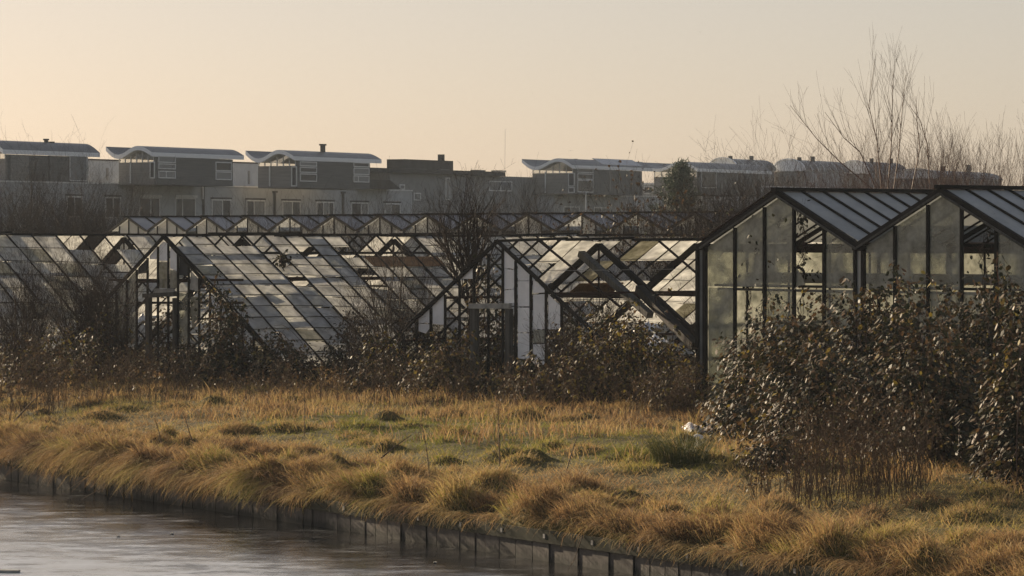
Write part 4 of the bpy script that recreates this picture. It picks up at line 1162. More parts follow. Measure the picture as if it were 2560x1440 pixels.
def bramble(label, u, Y, rx, ry, h, nleaf, ncane, seed, lsize=.13, single=0, mat='bramble', brown=0.0, name="bramble_bush", cat="bramble", z0=None, sx=1.0):
    rg = np.random.default_rng(seed); nleaf = int(nleaf * (2.7 if seed < 20 else 1.5)); lsize *= .76 if seed < 20 else .8; h = h * (1.0 if seed < 20 else .72 + .5 * rg.random())
    base = gp(u, Y)
    if z0 is not None: base[2] = z0
    th = Thing(name, label, cat, base)
    # lumpy dome; outer leaves plus some deeper ones
    def dome(n, r0, r1):
        az = rg.random(n) * 2 * np.pi; cz = rg.random(n) ** .8
        d = np.stack([np.sqrt(1 - cz ** 2) * np.cos(az), np.sqrt(1 - cz ** 2) * np.sin(az), cz], -1)
        lump = 1 + .38 * fbm(d[:, 0] * 3 + d[:, 2] * 2, d[:, 1] * 3 - d[:, 2], seed, 1.3, 3)
        r = (r0 + (r1 - r0) * rg.random(n) ** .6) * lump
        return base + d * r[:, None] * np.array([rx, ry, h]), d
    # arching canes
    ncane = int(ncane * 1.3)
    tip, dd = dome(ncane, .75, 1.25)
    root = base + np.stack([rg.normal(0, rx * .35, ncane), rg.normal(0, ry * .35, ncane), np.zeros(ncane)], -1)
    topz = np.maximum(tip[:, 2], base[2] + h * .5) + h * .18 * rg.random(ncane)
    K = 8; s = np.linspace(0, 1, K)[None, :, None]
    mid = (root * .45 + tip * .55); mid[:, 2] = topz
    P = (1 - s) ** 2 * root[:, None] + 2 * s * (1 - s) * mid[:, None] + s ** 2 * tip[:, None]
    P = P + rg.normal(0, .02, P.shape)
    R = np.full((ncane, 1), .010) * np.linspace(1, .45, K)[None, :]
    v, q = tubes(P, R, 3)
    th.part("canes", v, q, M['cane'], kind="stuff")
    # leaves: on the shell and along the canes
    n1 = int(nleaf * .6); n2 = nleaf - n1
    p1, d1 = dome(n1, .45, 1.05)
    # clump them so that dark gaps stay between the sprays
    keep = fbm(p1[:, 0] * 3.2 + p1[:, 1], p1[:, 2] * 3.2 - p1[:, 1], seed + 1, 1.0, 3) > -.45
    p1, d1 = p1[keep], d1[keep]
    ci = rg.integers(0, ncane, n2); kk = rg.integers(2, K, n2)
    p2 = P[ci, kk] + rg.normal(0, .06, (n2, 3)); d2 = norm(p2 - (base + np.array([0, 0, h * .3])))
    pos = np.concatenate([p1, p2]); dr = np.concatenate([d1, d2])
    pos[:, 2] = np.maximum(pos[:, 2], gz(pos[:, 0], pos[:, 1]) + .03) if z0 is None else pos[:, 2]
    n = len(pos)
    out = norm(dr * np.array([1, 1, .2]) + rg.normal(0, .45, (n, 3)))
    ax = norm(out * np.array([1, 1, .3]) + np.array([0, 0, -.45]) + rg.normal(0, .25, (n, 3)))
    nr = norm(dr * .45 + np.array([0, 0, .8]) + rg.normal(0, .38, (n, 3)))
    Ls = lsize * (.4 + .95 * rg.random(n) ** 1.3)
    ti = np.clip(rg.random(n) ** 1.2 + brown, 0, 1); ti[rg.random(n) < .015] = 1.0
    # the leaves that show largest are parts of their own
    ns = 0
    if single:
        score = -(pos[:, 1]) + rg.random(n) * 2.0
        order = np.argsort(-score)[:single]
        from mathutils import Matrix
        for j in order:
            x = ax[j]; y = norm(np.cross(nr[j], x)); z = np.cross(x, y)
            k = min(5, int(ti[j] * 6))
            ob = bpy.data.objects.new("leaf", LEAF[k]); COL.objects.link(ob); ob.parent = th.o
            mt_ = Matrix(((x[0], y[0], z[0], pos[j, 0] - th.loc[0]), (x[1], y[1], z[1], pos[j, 1] - th.loc[1]), (x[2], y[2], z[2], pos[j, 2] - th.loc[2]), (0, 0, 0, 1)))
            ob.matrix_local = mt_ @ Matrix.Diagonal((Ls[j], Ls[j], Ls[j], 1))
        m = np.ones(n, bool); m[order] = False
        pos, ax, nr, Ls, ti = pos[m], ax[m], nr[m], Ls[m], ti[m]
    v, q = leaf_mesh(pos, ax, nr, Ls)
    th.part("foliage", v, q, M[mat], kind="stuff", attrs={"tint": np.repeat(ti, 6)})
    return th

# --- bramble thicket on the right
bramble("tall bramble thicket against the first gable of the intact greenhouse", 1985, 75, 1.75, 2.4, 2.3, 5200, 110, 11, .15, 90)
bramble("tall bramble thicket in front of the valley between the two glazed gables", 2205, 72, 1.55, 2.6, 2.5, 5600, 120, 12, .15, 90)
bramble("highest bramble thicket, at the right edge of the picture under the second gable", 2480, 68, 1.75, 2.6, 2.65, 6400, 130, 13, .15, 110)
bramble("bramble mound spilling down in front of the corner post of the intact greenhouse", 1885, 70, 1.0, 2.0, 1.35, 2200, 60, 14, .14, 60)
bramble("lower bramble mound above the dead reeds", 2070, 65, 1.45, 2.2, 2.0, 3800, 90, 15, .15, 80)
bramble("broad bramble mound between the dead reeds and the highest thicket", 2330, 62, 1.5, 2.2, 2.2, 4200, 100, 16, .15, 80)
bramble("nearest bramble mound at the right edge, overhanging a dark hollow", 2590, 56.5, 1.05, 1.5, 2.2, 2600, 70, 17, .15, 60)
bramble("small bramble tongue creeping over the grass toward the rush tuft", 1940, 61.5, .65, .8, .5, 520, 25, 18, .13, 20)
bramble("bramble thicket cut by the right picture edge, between the highest thicket and the nearest mound", 2720, 64, 1.6, 2.4, 2.4, 1800, 60, 19, .15, 0)
# --- along the collapsed greenhouse
bramble("bramble heap under the fallen timbers of the collapsed greenhouse", 1585, 82.5, 1.35, 1.5, 1.95, 3200, 80, 21, .13, 40, brown=.2)
bramble("low bramble at the foot of the corner post, beside the fallen timber", 1695, 79.5, .8, 1.0, 1.15, 1000, 40, 22, .12, 0, brown=.25)
bramble("low bramble left of the empty doorway of the collapsed greenhouse", 1110, 86.0, 1.15, 1.1, 1.3, 1700, 60, 23, .13, 0, brown=.18)
bramble("bramble at the low left eave of the collapsed greenhouse", 965, 88.5, 1.0, 1.1, 1.35, 1500, 60, 24, .13, 0, brown=.1)
bramble("bramble below the white gable panes right of the empty doorway", 1360, 83.0, 1.1, 1.1, 1.2, 1700, 60, 25, .13, 0, brown=.12)
bramble("low bramble in the empty doorway of the collapsed greenhouse", 1235, 85.0, .7, 1.0, .7, 800, 40, 26, .12, 0, brown=.1)
bramble("bramble growing up inside the collapsed greenhouse behind the doorway", 1235, 90.5, 1.1, 1.2, 2.5, 1800, 60, 27, .13, 0)
bramble("bramble between the white gable panes and the bramble heap", 1470, 82.0, .9, 1.0, 1.3, 1200, 50, 28, .12, 0, brown=.3)
bramble("dark bramble filling the left end of the collapsed greenhouse behind its mullions", 1085, 92.5, 1.3, 1.5, 2.3, 2600, 80, 29, .13, 0)
bramble("dark bramble inside the collapsed greenhouse behind the white gable panes", 1370, 89.5, 1.3, 1.4, 2.2, 2400, 70, 30, .13, 0)
bramble("dark bramble deep inside the collapsed greenhouse beyond the fallen timbers", 1560, 90.0, 1.6, 1.4, 2.1, 2600, 70, 38, .13, 0)
# --- along the greenhouse with the glass slope
bramble("bramble mound at the foot of the long glass slope, right of the gable", 575, 93.0, 1.05, 1.3, 1.9, 2400, 70, 31, .14, 30)
bramble("low bramble before the doorway of the greenhouse with the glass slope", 455, 94.0, 1.0, 1.2, 1.25, 1200, 50, 32, .13, 0)
bramble("bramble creeping along the eave of the long glass slope", 715, 91.5, 1.2, 1.2, 1.35, 1700, 60, 33, .13, 0)
bramble("dark bramble climbing over the glass slope between the two ruined greenhouses", 885, 95.5, 1.15, 1.2, 2.15, 1900, 60, 34, .13, 0)
bramble("bramble growing inside the doorway of the greenhouse with the glass slope", 420, 101.0, 1.1, 1.2, 1.9, 1300, 50, 35, .13, 0)
bramble("bramble below the bare thicket near the picture edge", 110, 91.5, 1.4, 1.3, 1.6, 1700, 70, 36, .13, 0, brown=.22)
bramble("bramble at the left corner of the doorway gable", 265, 93.5, 1.1, 1.2, 1.6, 1400, 60, 37, .13, 0, brown=.15)

# --- bare shrubs in front of the ruined glass
bare_shrub("bare_shrub", "dark bare shrub before the glass slope at the picture edge", "shrub", gp(60, 97), 3.1, .75, 34, 420, 1500, 41, r0=.022, up=.5)
bare_shrub("bare_shrub", "dark bare shrub beside the doorway gable, spreading over its left rafter", "shrub", gp(215, 98.5), 3.3, .8, 38, 460, 1700, 42, r0=.022, up=.5)
bare_shrub("bare_shrub", "low tangled bare shrub leaning on the left corner of the doorway gable", "shrub", gp(305, 93), 1.9, .9, 22, 240, 700, 43, r0=.016, up=.4)
bare_shrub("bare_shrub", "low dark tangle of twigs before the ruined glass, at the picture edge", "shrub", gp(20, 92), 2.0, .9, 26, 300, 900, 44, r0=.016, up=.4)
bare_shrub("bare_shrub", "tall dark bare bush climbing over the left rafter foot of the doorway gable", "shrub", gp(262, 95.5), 2.9, .7, 26, 320, 1100, 141, r0=.018, up=.5)
bare_shrub("bare_shrub", "bare tangle of brown twigs at the left eave of the collapsed greenhouse", "shrub", gp(915, 90), 2.3, .8, 24, 260, 800, 142, r0=.015, up=.4)
bare_shrub("bare_shrub", "bare brown twigs standing before the white gable panes", "shrub", gp(1420, 82.5), 1.7, .7, 20, 200, 560, 143, r0=.012, up=.4)
# --- bare tree between the ruins and the thin shoots beside it
bt = LW(tB - 6.3, 4.2, 0)
bare_shrub("bare_tree", "bare many branched tree between the two ruined greenhouses", "tree", bt, 5.2, .62, 16, 190, 620, 45, r0=.05, up=.42, trunk=(2.1, -.03, 0), n3=700)
bare_shrub("bare_shrub", "bare sapling with tall thin shoots in front of the long glass slope", "shrub", gp(985, 94), 4.4, .17, 9, 60, 150, 46, r0=.025, up=.3)
bare_shrub("bare_shrub", "bare twiggy bush at the foot of the tree between the ruins", "shrub", gp(1040, 93), 3.2, .8, 24, 260, 800, 47, r0=.02, up=.5)
bare_shrub("bare_shrub", "bare shoots standing behind the peak of the white paned gable", "shrub", LW(tB - 1.0, 15.5, 0), 4.3, .34, 14, 130, 420, 48, r0=.03, up=.4)
bare_shrub("bare_shrub", "twiggy growth inside the collapsed greenhouse under the bare roof", "shrub", LW(tB - 2.5, 5.0, 0), 3.4, .7, 20, 220, 700, 49, r0=.018, up=.5)
bare_shrub("bare_shrub", "bare arching twigs between the fallen timber and the corner post", "shrub", LW(-1.6, 2.0, 0), 2.6, .7, 18, 150, 380, 50, r0=.015, up=.25)
# --- shrubs between the ruined houses and the far saw-tooth row
for i, (u, Y, h, lab) in enumerate([(620, 122, 4.3, "scrub before the saw-tooth row, behind the middle of the long glass slope"), (770, 121, 4.4, "scrub before the saw-tooth row, below the terrace downpipe"), (905, 120, 4.5, "scrub before the saw-tooth row, left of the tall thin shoots"),
        (1330, 116, 4.7, "scrub behind the ridge of the collapsed greenhouse, nearest its gable peak"), (1215, 118, 4.9, "scrub behind the bare tree, before the saw-tooth row")]):
    th, C = bare_shrub("scrub_bush", lab, "shrub", gp(u, Y), h, .55, 30, 330, 1000, 60 + i, r0=.02, up=.5)
def leafy(label, u, Y, h, spread, seed, nst=34, nl=900):
    th, C = bare_shrub("leafy_scrub", label, "shrub", gp(u, Y), h, spread, nst, 360, 1000, seed, r0=.02, up=.45)
    rg = np.random.default_rng(seed + 5)
    i = rg.integers(0, len(C), nl); k = rg.integers(1, C.shape[1], nl)
    p = C[i, k]; p = p[p[:, 2] > h * .55]; n = len(p)
    v, q = leaf_mesh(p, norm(rg.normal(0, 1, (n, 3)) + np.array([0, 0, -.5])), norm(rg.normal(0, .6, (n, 3)) + np.array([0, 0, 1])), .09 * (.6 + .8 * rg.random(n)))
    th.part("withered_leaves", v, q, M['deadleaf'], kind="stuff", attrs={"tint": np.repeat(rg.random(n), 6)})
leafy("scrub still holding brown leaves behind the ridge, below the pavilion with solar panels", 1590, 110, 4.9, .75, 71)
leafy("scrub with brown leaves just left of the intact greenhouse roof", 1690, 106, 4.6, .7, 72)
leafy("scrub with a few leaves behind the crossed roof timbers", 1500, 112, 4.5, .6, 73, 24, 500)
# --- hedgerow trees on the left, hazy
for i, (u, Y, h, lab) in enumerate([(-30, 168, 6.6, "bare hedgerow tree cut by the picture edge, before the grey terrace"), (70, 172, 7.0, "bare hedgerow tree under the panelled pavilion"), (165, 165, 5.6, "lower bare hedgerow tree between two taller ones"), (255, 160, 6.5, "bare hedgerow tree with a wide crown before the terrace windows"), (330, 156, 5.0, "small bare hedgerow tree where the saw-tooth row begins")]):
    bare_shrub("hedgerow_tree", lab, "tree", gp(u, Y), h * .97, .95, 28, 520, 2000, 80 + i, r0=.05, up=.4, n3=1900, curl=.35)
# --- trees behind the intact greenhouse
for i, (u, Y, h, lab) in enumerate([(1775, 112, 6.2, "dark bare tree beside the pine, left of the intact greenhouse roof"), (1850, 108, 6.9, "dark bare tree rising just left of the glazed gable peak"), (1925, 114, 6.6, "dark bare tree behind the glazed gable peak"), (1990, 110, 5.9, "bare bush right behind the first glass roof ridge")]):
    bare_shrub("bare_tree", lab, "tree", gp(u, Y), h * .74, .75, 30, 640, 2600, 90 + i, r0=.04, up=.42, n3=3200, curl=.3)
# --- willow with long shoots
def willow(label, u, Y, h, n, seed, spread=.28, lead=()):
    rg = np.random.default_rng(seed); base = gp(u, Y)
    th = Thing("willow_bush", label, "willow", base)
    az = rg.random(n) * 2 * np.pi; tl = rg.random(n) * spread
    d = norm(np.stack([np.cos(az) * tl, np.sin(az) * tl, np.ones(n)], -1))
    st = base + rg.normal(0, .25, (n, 3)) * np.array([1, 1, .1])
    P = grow(rg, st, d, h * (.54 + .46 * rg.random(n)), 9, .07, .06)
    R = (.016 * (.7 + .5 * rg.random(n)))[:, None] * np.linspace(1, .2, 9)[None, :]
    if lead:
        LP, LR = [], []
        for pl in lead:
            pts = np.array([base + np.array([0, 0, .0])] + [W(a, b, Y) for a, b in pl])
            s = np.linspace(0, len(pts) - 1, 9); 
            LP.append(np.stack([np.interp(s, np.arange(len(pts)), pts[:, c]) for c in range(3)], -1)); LR.append(np.linspace(.026, .006, 9))
        P = np.concatenate([P, np.array(LP)]); R = np.concatenate([R, np.array(LR)])
    v, q = tubes(P, R, 4); th.part("shoots", v, q, M['willow'])
    C1, R1 = sprout(rg, P, R, n * 9, .2, 30, .3, 4, .12, .35, rr=.55)
    C2, R2 = sprout(rg, C1, R1, n * 16, .5, 34, .2, 3, .12, .3)
    v, q = merge_arrays([tubes(C1, R1, 3), tubes(C2, R2, 3)])
    th.part("crown", v, q, M['willow'], kind="stuff")
willow("tallest willow bush, its arching shoots standing over the glazed gable roof", 2200, 112, 7.4, 40, 101, .3,
       lead=[[(2204, 471), (2193, 355), (2172, 264), (2187, 148)], [(2220, 471), (2229, 349), (2231, 260), (2233, 178)], [(2235, 471), (2247, 380), (2255, 280), (2265, 187)], [(2179, 471), (2097, 402), (2041, 346), (1976, 264)], [(2190, 471), (2150, 380), (2110, 345), (2062, 280)], [(2280, 471), (2300, 370), (2292, 300), (2290, 240)]])
willow("willow bush left of the tallest one, leaning outward", 2085, 113, 6.6, 32, 102, .4)
willow("willow bush between the tallest one and the picture edge", 2330, 113, 7.4, 38, 103, .28, lead=[[(2325, 471), (2318, 360), (2300, 300), (2272, 262)]])
willow("dense upright willow bush near the right picture edge", 2440, 112, 7.6, 42, 104, .25)
willow("willow bush cut by the right picture edge", 2545, 111, 7.8, 40, 105, .26)
for i, (u, lab) in enumerate([(2060, "brown brushwood behind the first glass roof, left part"), (2160, "brown brushwood below the tallest willow"), (2260, "brown brushwood behind the peak of the second glazed gable"), (2370, "brown brushwood above the second glass roof"), (2480, "brown brushwood above the end of the second glass roof")]):
    bare_shrub("brushwood", lab, "shrub", gp(u, 118), 6.2, .5, 46, 480, 1300, 110 + i, mat='willow', r0=.02, up=.45)
# pine
pb_ = gp(1686, 250); rg = np.random.default_rng(5)
pt = Thing("pine_tree", "dark hazy pine tree in front of the farthest pavilion", "tree", pb_)
H_ = EYE + (590 - 416) / F * 250
v, q = tubes(np.array([[pb_, pb_ + np.array([.1, 0, H_ * .5]), pb_ + np.array([.3, 0, H_ * .97])]]), np.array([[.2, .14, .03]]), 6)
pt.part("trunk", v, q, M['twig'])
nb_ = 120; fr = .06 + .92 * rg.random(nb_); az = rg.random(nb_) * 6.283
ln = 2.9 * (1 - fr) ** .6 * (.6 + .5 * rg.random(nb_)) + .25
st = pb_ + np.stack([.3 * fr, 0 * fr, H_ * fr], -1)
P = grow(rg, st, norm(np.stack([np.cos(az), np.sin(az), .25 + .3 * rg.random(nb_)], -1)), ln, 5, .1, .08)
v, q = tubes(P, np.linspace(.04, .01, 5)[None, :] * np.ones((nb_, 1)), 3); pt.part("branches", v, q, M['twig'], kind="stuff")
nn_ = 9000; i = rg.integers(0, nb_, nn_); k = rg.integers(1, 5, nn_)
p = P[i, k] + rg.normal(0, .17, (nn_, 3)); dd = norm(P[i, k] - P[i, k - 1] + rg.normal(0, .5, (nn_, 3)) + np.array([0, 0, .35]))
v, q = leaf_mesh(p, dd, norm(rg.normal(0, 1, (nn_, 3))), .38 * (.6 + .6 * rg.random(nn_)), .16)
pt.part("needles", v, q, M['needle'], kind="stuff", attrs={"tint": np.repeat(rg.random(nn_), 6)})
# climbing vines on the intact greenhouse
def vine(label, pts, nl, seed):
    rg = np.random.default_rng(seed)
    P0 = np.array(pts); s = np.linspace(0, len(P0) - 1, 16)
    c = np.stack([np.interp(s, np.arange(len(P0)), P0[:, k]) for k in range(3)], -1)
    P = np.stack([c + rg.normal(0, .05, c.shape) for _ in range(4)])
    th = Thing("climbing_vine", label, "vine", P0[0])
    C, R = sprout(rg, P, np.full(P.shape[:2], .008), 40, .18, 50, .2, 5, .3, -.1)
    v, q = merge_arrays([tubes(P, np.full(P.shape[:2], .008), 3), tubes(C, R, 3)]); th.part("stems", v, q, M['cane'], kind="stuff")
    A = np.concatenate([P.reshape(-1, 3), C.reshape(-1, 3)]); i = rg.integers(0, len(A), nl)
    p = A[i] + rg.normal(0, .04, (nl, 3))
    v, q = leaf_mesh(p, norm(rg.normal(0, .7, (nl, 3)) + np.array([0, 0, -.8])), norm(rg.normal(0, .5, (nl, 3)) - RD3 + np.array([0, 0, .4])), .10 * (.6 + .7 * rg.random(nl)))
    th.part("leaves", v, q, M['bramble'], kind="stuff", attrs={"tint": np.repeat(rg.random(nl) * .7, 6)})
vine("vine climbing through the open light of the first glazed gable", [LWp(2000, 800, .25), LWp(2005, 690, .25), LWp(2012, 590, .25), LWp(1998, 520, .2)], 120, 201)
vine("vine inside the glass under the peak of the first glazed gable", [LWp(1900, 800, .3), LWp(1925, 680, .3), LWp(1940, 600, .3), LWp(1955, 510, .3)], 110, 202)
vine("vine inside the second pane of the first glazed gable", [LWp(1865, 800, .3), LWp(1875, 700, .3), LWp(1900, 620, .3), LWp(1890, 545, .3)], 90, 203)
vine("vine hanging in the open light of the second glazed gable", [LWp(2470, 800, .2), LWp(2462, 700, .2), LWp(2455, 620, .2), LWp(2478, 570, .2)], 40, 204)
vine("dark ivy pushing through the hole in the long glass slope", [on_slope(A_, 712, 664, 1, .15), on_slope(A_, 700, 650, 1, .2), on_slope(A_, 712, 640, 1, .2)], 160, 205)

# ------------------------------------------------------------------ grass, dead stalks, small things
def blade_mesh(rg, base, lean, h, w, K=4, flop=.5, a0=0.0):
    """arched blades; lean (N,2) horizontal unit, h length, flop how far they bend over"""
    n = len(base); s = np.linspace(0, 1, K)
    fl = np.asarray(flop) * np.ones(n)
    ang = (np.asarray(a0) * np.ones(n))[:, None] + fl[:, None] * s[None, :] * 1.9                    # angle from the vertical grows along the blade
    ds = (h / (K - 1))[:, None]
    hz = np.concatenate([np.zeros((n, 1)), np.cumsum(np.sin((ang[:, 1:] + ang[:, :-1]) / 2) * ds, 1)], 1)
    vt = np.concatenate([np.zeros((n, 1)), np.cumsum(np.cos((ang[:, 1:] + ang[:, :-1]) / 2) * ds, 1)], 1)
    C = np.empty((n, K, 3))
    C[:, :, 0] = base[:, None, 0] + lean[:, None, 0] * hz
    C[:, :, 1] = base[:, None, 1] + lean[:, None, 1] * hz
    C[:, :, 2] = base[:, None, 2] + vt
    # each blade also curls sideways its own way
    cu = rg.normal(0, .38, n)[:, None] * h[:, None] * (s ** 2)[None, :]
    C[:, :, 0] -= lean[:, None, 1] * cu; C[:, :, 1] += lean[:, None, 0] * cu
    a = rg.random(n) * np.pi
    sd = np.stack([np.cos(a), np.sin(a), np.zeros(n)], -1)
    ww = (w[:, None] * (1 - .85 * s ** 1.5)[None, :])[:, :, None] * .5
    V = np.stack([C - sd[:, None] * ww, C + sd[:, None] * ww], 2).reshape(-1, 3)
    i = np.arange(n)[:, None] * 2 * K; k = np.arange(K - 1)[None, :] * 2
    b = (i + k)
    Q = np.stack([b, b + 1, b + 3, b + 2], -1).reshape(-1, 4)
    return V, Q

def in_view(x, y, z, m=230):
    u, v = project(np.stack([x, y, z], -1))
    return (u > -m) & (u < 2560 + m) & (v > 900) & (v < 1440 + 100)

def green(x, y):
    """0 straw .. 1 green: patches of living grass"""
    u, v = project(np.stack([x, y, gz(x, y)], -1))
    a = 1.2 * np.exp(-((u - 1330) / 360) ** 2 - ((v - 1105) / 48) ** 2) + .9 * np.exp(-((u - 820) / 330) ** 2 - ((v - 1060) / 35) ** 2) + .8 * np.exp(-((u - 1700) / 170) ** 2 - ((v - 1150) / 40) ** 2)
    return np.clip(a + .3 * fbm(x, y, 21, 1.1, 3), 0, 1)

rg = np.random.default_rng(99)
# 1) short sward
NB = 285000
d = rg.random(NB) ** 1.15 * 26; e_ = -26 + rg.random(NB) * 64
x, y = bank(d, e_)
z = gz(x, y)
k = in_view(x, y, z)
x, y, z, d = x[k], y[k], z[k], d[k]; n = len(x)
gr = green(x, y)
tus = fbm(x, y, 33, 2.1, 3)
h = (.07 + .11 * rg.random(n)) * (1 + .6 * np.clip(tus, -.4, 1)) * (1 - .25 * gr)
la = rg.random(n) * 6.283
lean = np.stack([np.cos(la), np.sin(la)], -1)
tint = np.clip(.62 - .72 * gr + .22 * fbm(x, y, 34, .7, 2) + rg.normal(0, .12, n), 0, 1)
V, Q = blade_mesh(rg, np.stack([x, y, z - .01], -1), lean, h, .012 + .011 * rg.random(n), 2, .6 + .7 * rg.random(n))
solo("short_grass", "short winter grass covering the bank, greener in patches", "grass", V, Q, M['grass'], loc=np.array([*bank(6, 14), -.3]), kind="stuff", attrs={"tint": np.repeat(tint, 4)})

# 2) matted dead grass on the hummocks; at the lip it droops over the planks
def mat_grass(name, label, sel, per, seed, hh, hang=0.0, tb=0.0, wid=.0125):
    rg = np.random.default_rng(seed)
    H = HC[sel]
    cx, cy = bank(H[:, 0], H[:, 1]); kk = in_view(cx, cy, gz(cx, cy), 240); H = H[kk]; cx, cy = cx[kk], cy[kk]
    gc = green(cx, cy)
    cnt = (per * (H[:, 2] / .4) ** 2).astype(int) + 20
    idx = np.repeat(np.arange(len(H)), cnt); n = len(idx)
    a = rg.random(n) * 6.283; rr = np.sqrt(rg.random(n)) * 1.12
    d = H[idx, 0] + np.cos(a) * rr * H[idx, 2]; e = H[idx, 1] + np.sin(a) * rr * H[idx, 2]
    d = np.maximum(d, -.10 + .10 * rg.random(n))
    x, y = bank(d, e); z = gz(x, y) - .01
    ox, oy = (np.cos(a)[:, None] * EN + np.sin(a)[:, None] * ED).T
    tuftdir = rg.random(len(H)) * 6.283                       # each hummock is laid over its own way
    lay = np.stack([np.cos(tuftdir), np.sin(tuftdir)], -1)[idx]
    lean = np.stack([ox, oy], -1) * (.3 + .8 * rr[:, None]) + rg.normal(0, 1.0, (n, 2)) + lay * .3
    h = hh * (.5 + .8 * rg.random(n)) * (.75 + .5 * rg.random(len(H)))[idx]
    fl = .45 + .45 * rr * rg.random(n) + .4 * rg.random(n)
    a0 = 0.0
    if hang:
        k = np.clip(1 - d / .45, 0, 1)
        own = (.25 + .9 * rg.random(len(H)))[idx] * np.where((H[idx, 1] > 2.0) & (H[idx, 1] < 13), 1.25, .75)
        lean = lean - EN[None, :] * (k * hang)[:, None]
        h = h * (1 + 2.6 * k * own * rg.random(n)); fl = fl * (1 - .2 * k) + k * .25 * own; a0 = k * np.clip(own, 0, 1.1) * 1.15 * rg.random(n) ** .5
    mess = rg.random(n) < .35
    lean = np.where(mess[:, None], rg.normal(0, 1, (n, 2)), lean); h = np.where(mess, h * .6, h)
    lean = norm(lean)
    tc = rg.normal(0, .16, len(H)) + .68 - .40 * gc + tb
    tint = np.clip(tc[idx] + rg.normal(0, .17, n), 0, 1)
    V, Q = blade_mesh(rg, np.stack([x, y, z], -1), lean, h, wid * (.55 + .8 * rg.random(n)), 3, fl, a0)
    solo(name, label, "grass", V, Q, M['grass'], loc=np.array([*bank(3, 14), -.3]), kind="stuff", attrs={"tint": np.repeat(tint, 6)})
mat_grass("overhanging_grass", "clumps of dead grass drooping over the plank wall along the canal", HC[:, 0] < .86, 640, 1, .28, hang=1.7)
mat_grass("bank_hummocks", "matted grass hummocks just behind the overhanging clumps", (HC[:, 0] >= .86) & (HC[:, 0] < 2.9), 430, 2, .24)
mat_grass("meadow_hummocks", "scattered grass hummocks on the flat sunlit part of the bank", HC[:, 0] >= 2.9, 280, 3, .19, tb=.05)
# long grass rooted at the very lip, hanging down in separate clumps
rg = np.random.default_rng(17)
LC = HC[(HC[:, 0] < .86) & (HC[:, 1] > -10)]
own = .25 + .75 * rg.random(len(LC)); own = np.where((LC[:, 1] > 2.5) & (LC[:, 1] < 12.5), np.maximum(own, .75), np.where(LC[:, 1] > 13, own * np.where(LC[:, 1] > 18, .42, .62), own * .8))
cnt = (420 * own).astype(int); idx = np.repeat(np.arange(len(LC)), cnt); n = len(idx)
e = LC[idx, 1] + rg.normal(0, .42, n) * LC[idx, 2] * 1.25; d = -.13 + .2 * rg.random(n)
x, y = bank(d, e); z = gz(x, y) - .03 + .06 * rg.random(n)
lean = norm(-EN[None, :] + ED[None, :] * (rg.normal(0, .75, n) + rg.normal(0, .3, len(LC))[idx])[:, None])
V, Q = blade_mesh(rg, np.stack([x, y, z], -1), lean, (.2 + .75 * rg.random(n)) * (.35 + .75 * own[idx]), .012 * (.6 + .8 * rg.random(n)), 4, .6 + .35 * rg.random(n), .9 + .6 * rg.random(n))
tc = np.clip(rg.normal(.66, .2, len(LC)), 0, 1)
solo("hanging_grass", "long straw hanging in clumps from the lip of the plank wall", "grass", V, Q, M['grass'], loc=np.array([*bank(0, 14), -.5]), kind="stuff", attrs={"tint": np.repeat(np.clip(tc[idx] + rg.normal(0, .12, n), 0, 1), 8)})
rg = np.random.default_rng(123)
# rougher growth at the foot of the greenhouses
nt_ = 46000
d = 6 + rg.random(nt_) * 19; e_ = -26 + rg.random(nt_) * 54
x, y = bank(d, e_); z = gz(x, y); k = in_view(x, y, z) & (fbm(x, y, 55, 1.0, 3) > -.05 - (d - 12) * .03)
x, y, z = x[k], y[k], z[k]; n = len(x)
la = rg.random(n) * 6.283
V, Q = blade_mesh(rg, np.stack([x, y, z - .01], -1), np.stack([np.cos(la), np.sin(la)], -1), .18 + .3 * rg.random(n), .014 + .01 * rg.random(n), 3, .2 + .7 * rg.random(n))
solo("rough_grass", "rough brown grass at the foot of the ruined greenhouses", "grass", V, Q, M['grass'], loc=np.array([*bank(14, 14), 0]), kind="stuff", attrs={"tint": np.repeat(np.clip(rg.normal(.75, .18, n), 0, 1), 6)})

# 3) dead weed stalks: reddish thicket on the left and reeds on the right
def stalks(name, label, cat, u0, u1, Y0, Y1, n, h0, h1, seed, side=6, mat='deadstem', r=.006, tilt=.2, parts=True):
    rg = np.random.default_rng(seed)
    Y = Y0 + (Y1 - Y0) * rg.random(n); u = u0 + (u1 - u0) * rg.random(n)
    x = (u - 1280) / F * Y; z = gz(x, Y)
    st = np.stack([x, Y, z - .02], -1)
    d = norm(np.concatenate([rg.normal(0, tilt, (n, 2)), np.ones((n, 1))], 1))
    P = grow(rg, st, d, h0 + (h1 - h0) * rg.random(n), 5, .10, .0)
    R = (r * (.7 + .6 * rg.random(n)))[:, None] * np.linspace(1, .4, 5)[None, :]
    C, R1 = sprout(rg, P, R, n * side, .28, 40, .35, 3, .25, .1)
    C2 = C
    v, q = merge_arrays([tubes(P, R, 3), tubes(C, R1, 3)])
    th = Thing(name, label, cat, (st[:, 0].mean(), st[:, 1].mean(), st[:, 2].min()))
    th.part("stalks", v, q, M[mat], kind="stuff")
    m = n * 5; i = rg.integers(0, len(C), m); p = C[i, rg.integers(1, 3, m)]
    v, q = leaf_mesh(p, norm(rg.normal(0, .7, (m, 3)) + np.array([0, 0, -.6])), norm(rg.normal(0, 1, (m, 3))), .05 * (.5 + rg.random(m)), .5)
    th.part("seed_heads", v, q, M['deadleaf'], kind="stuff", attrs={"tint": np.repeat(rg.random(m), 6)})
stalks("dead_weeds", "reddish dead weeds below the bare shrub at the picture edge", "weeds", -60, 170, 80, 91, 230, .5, 1.6, 301)
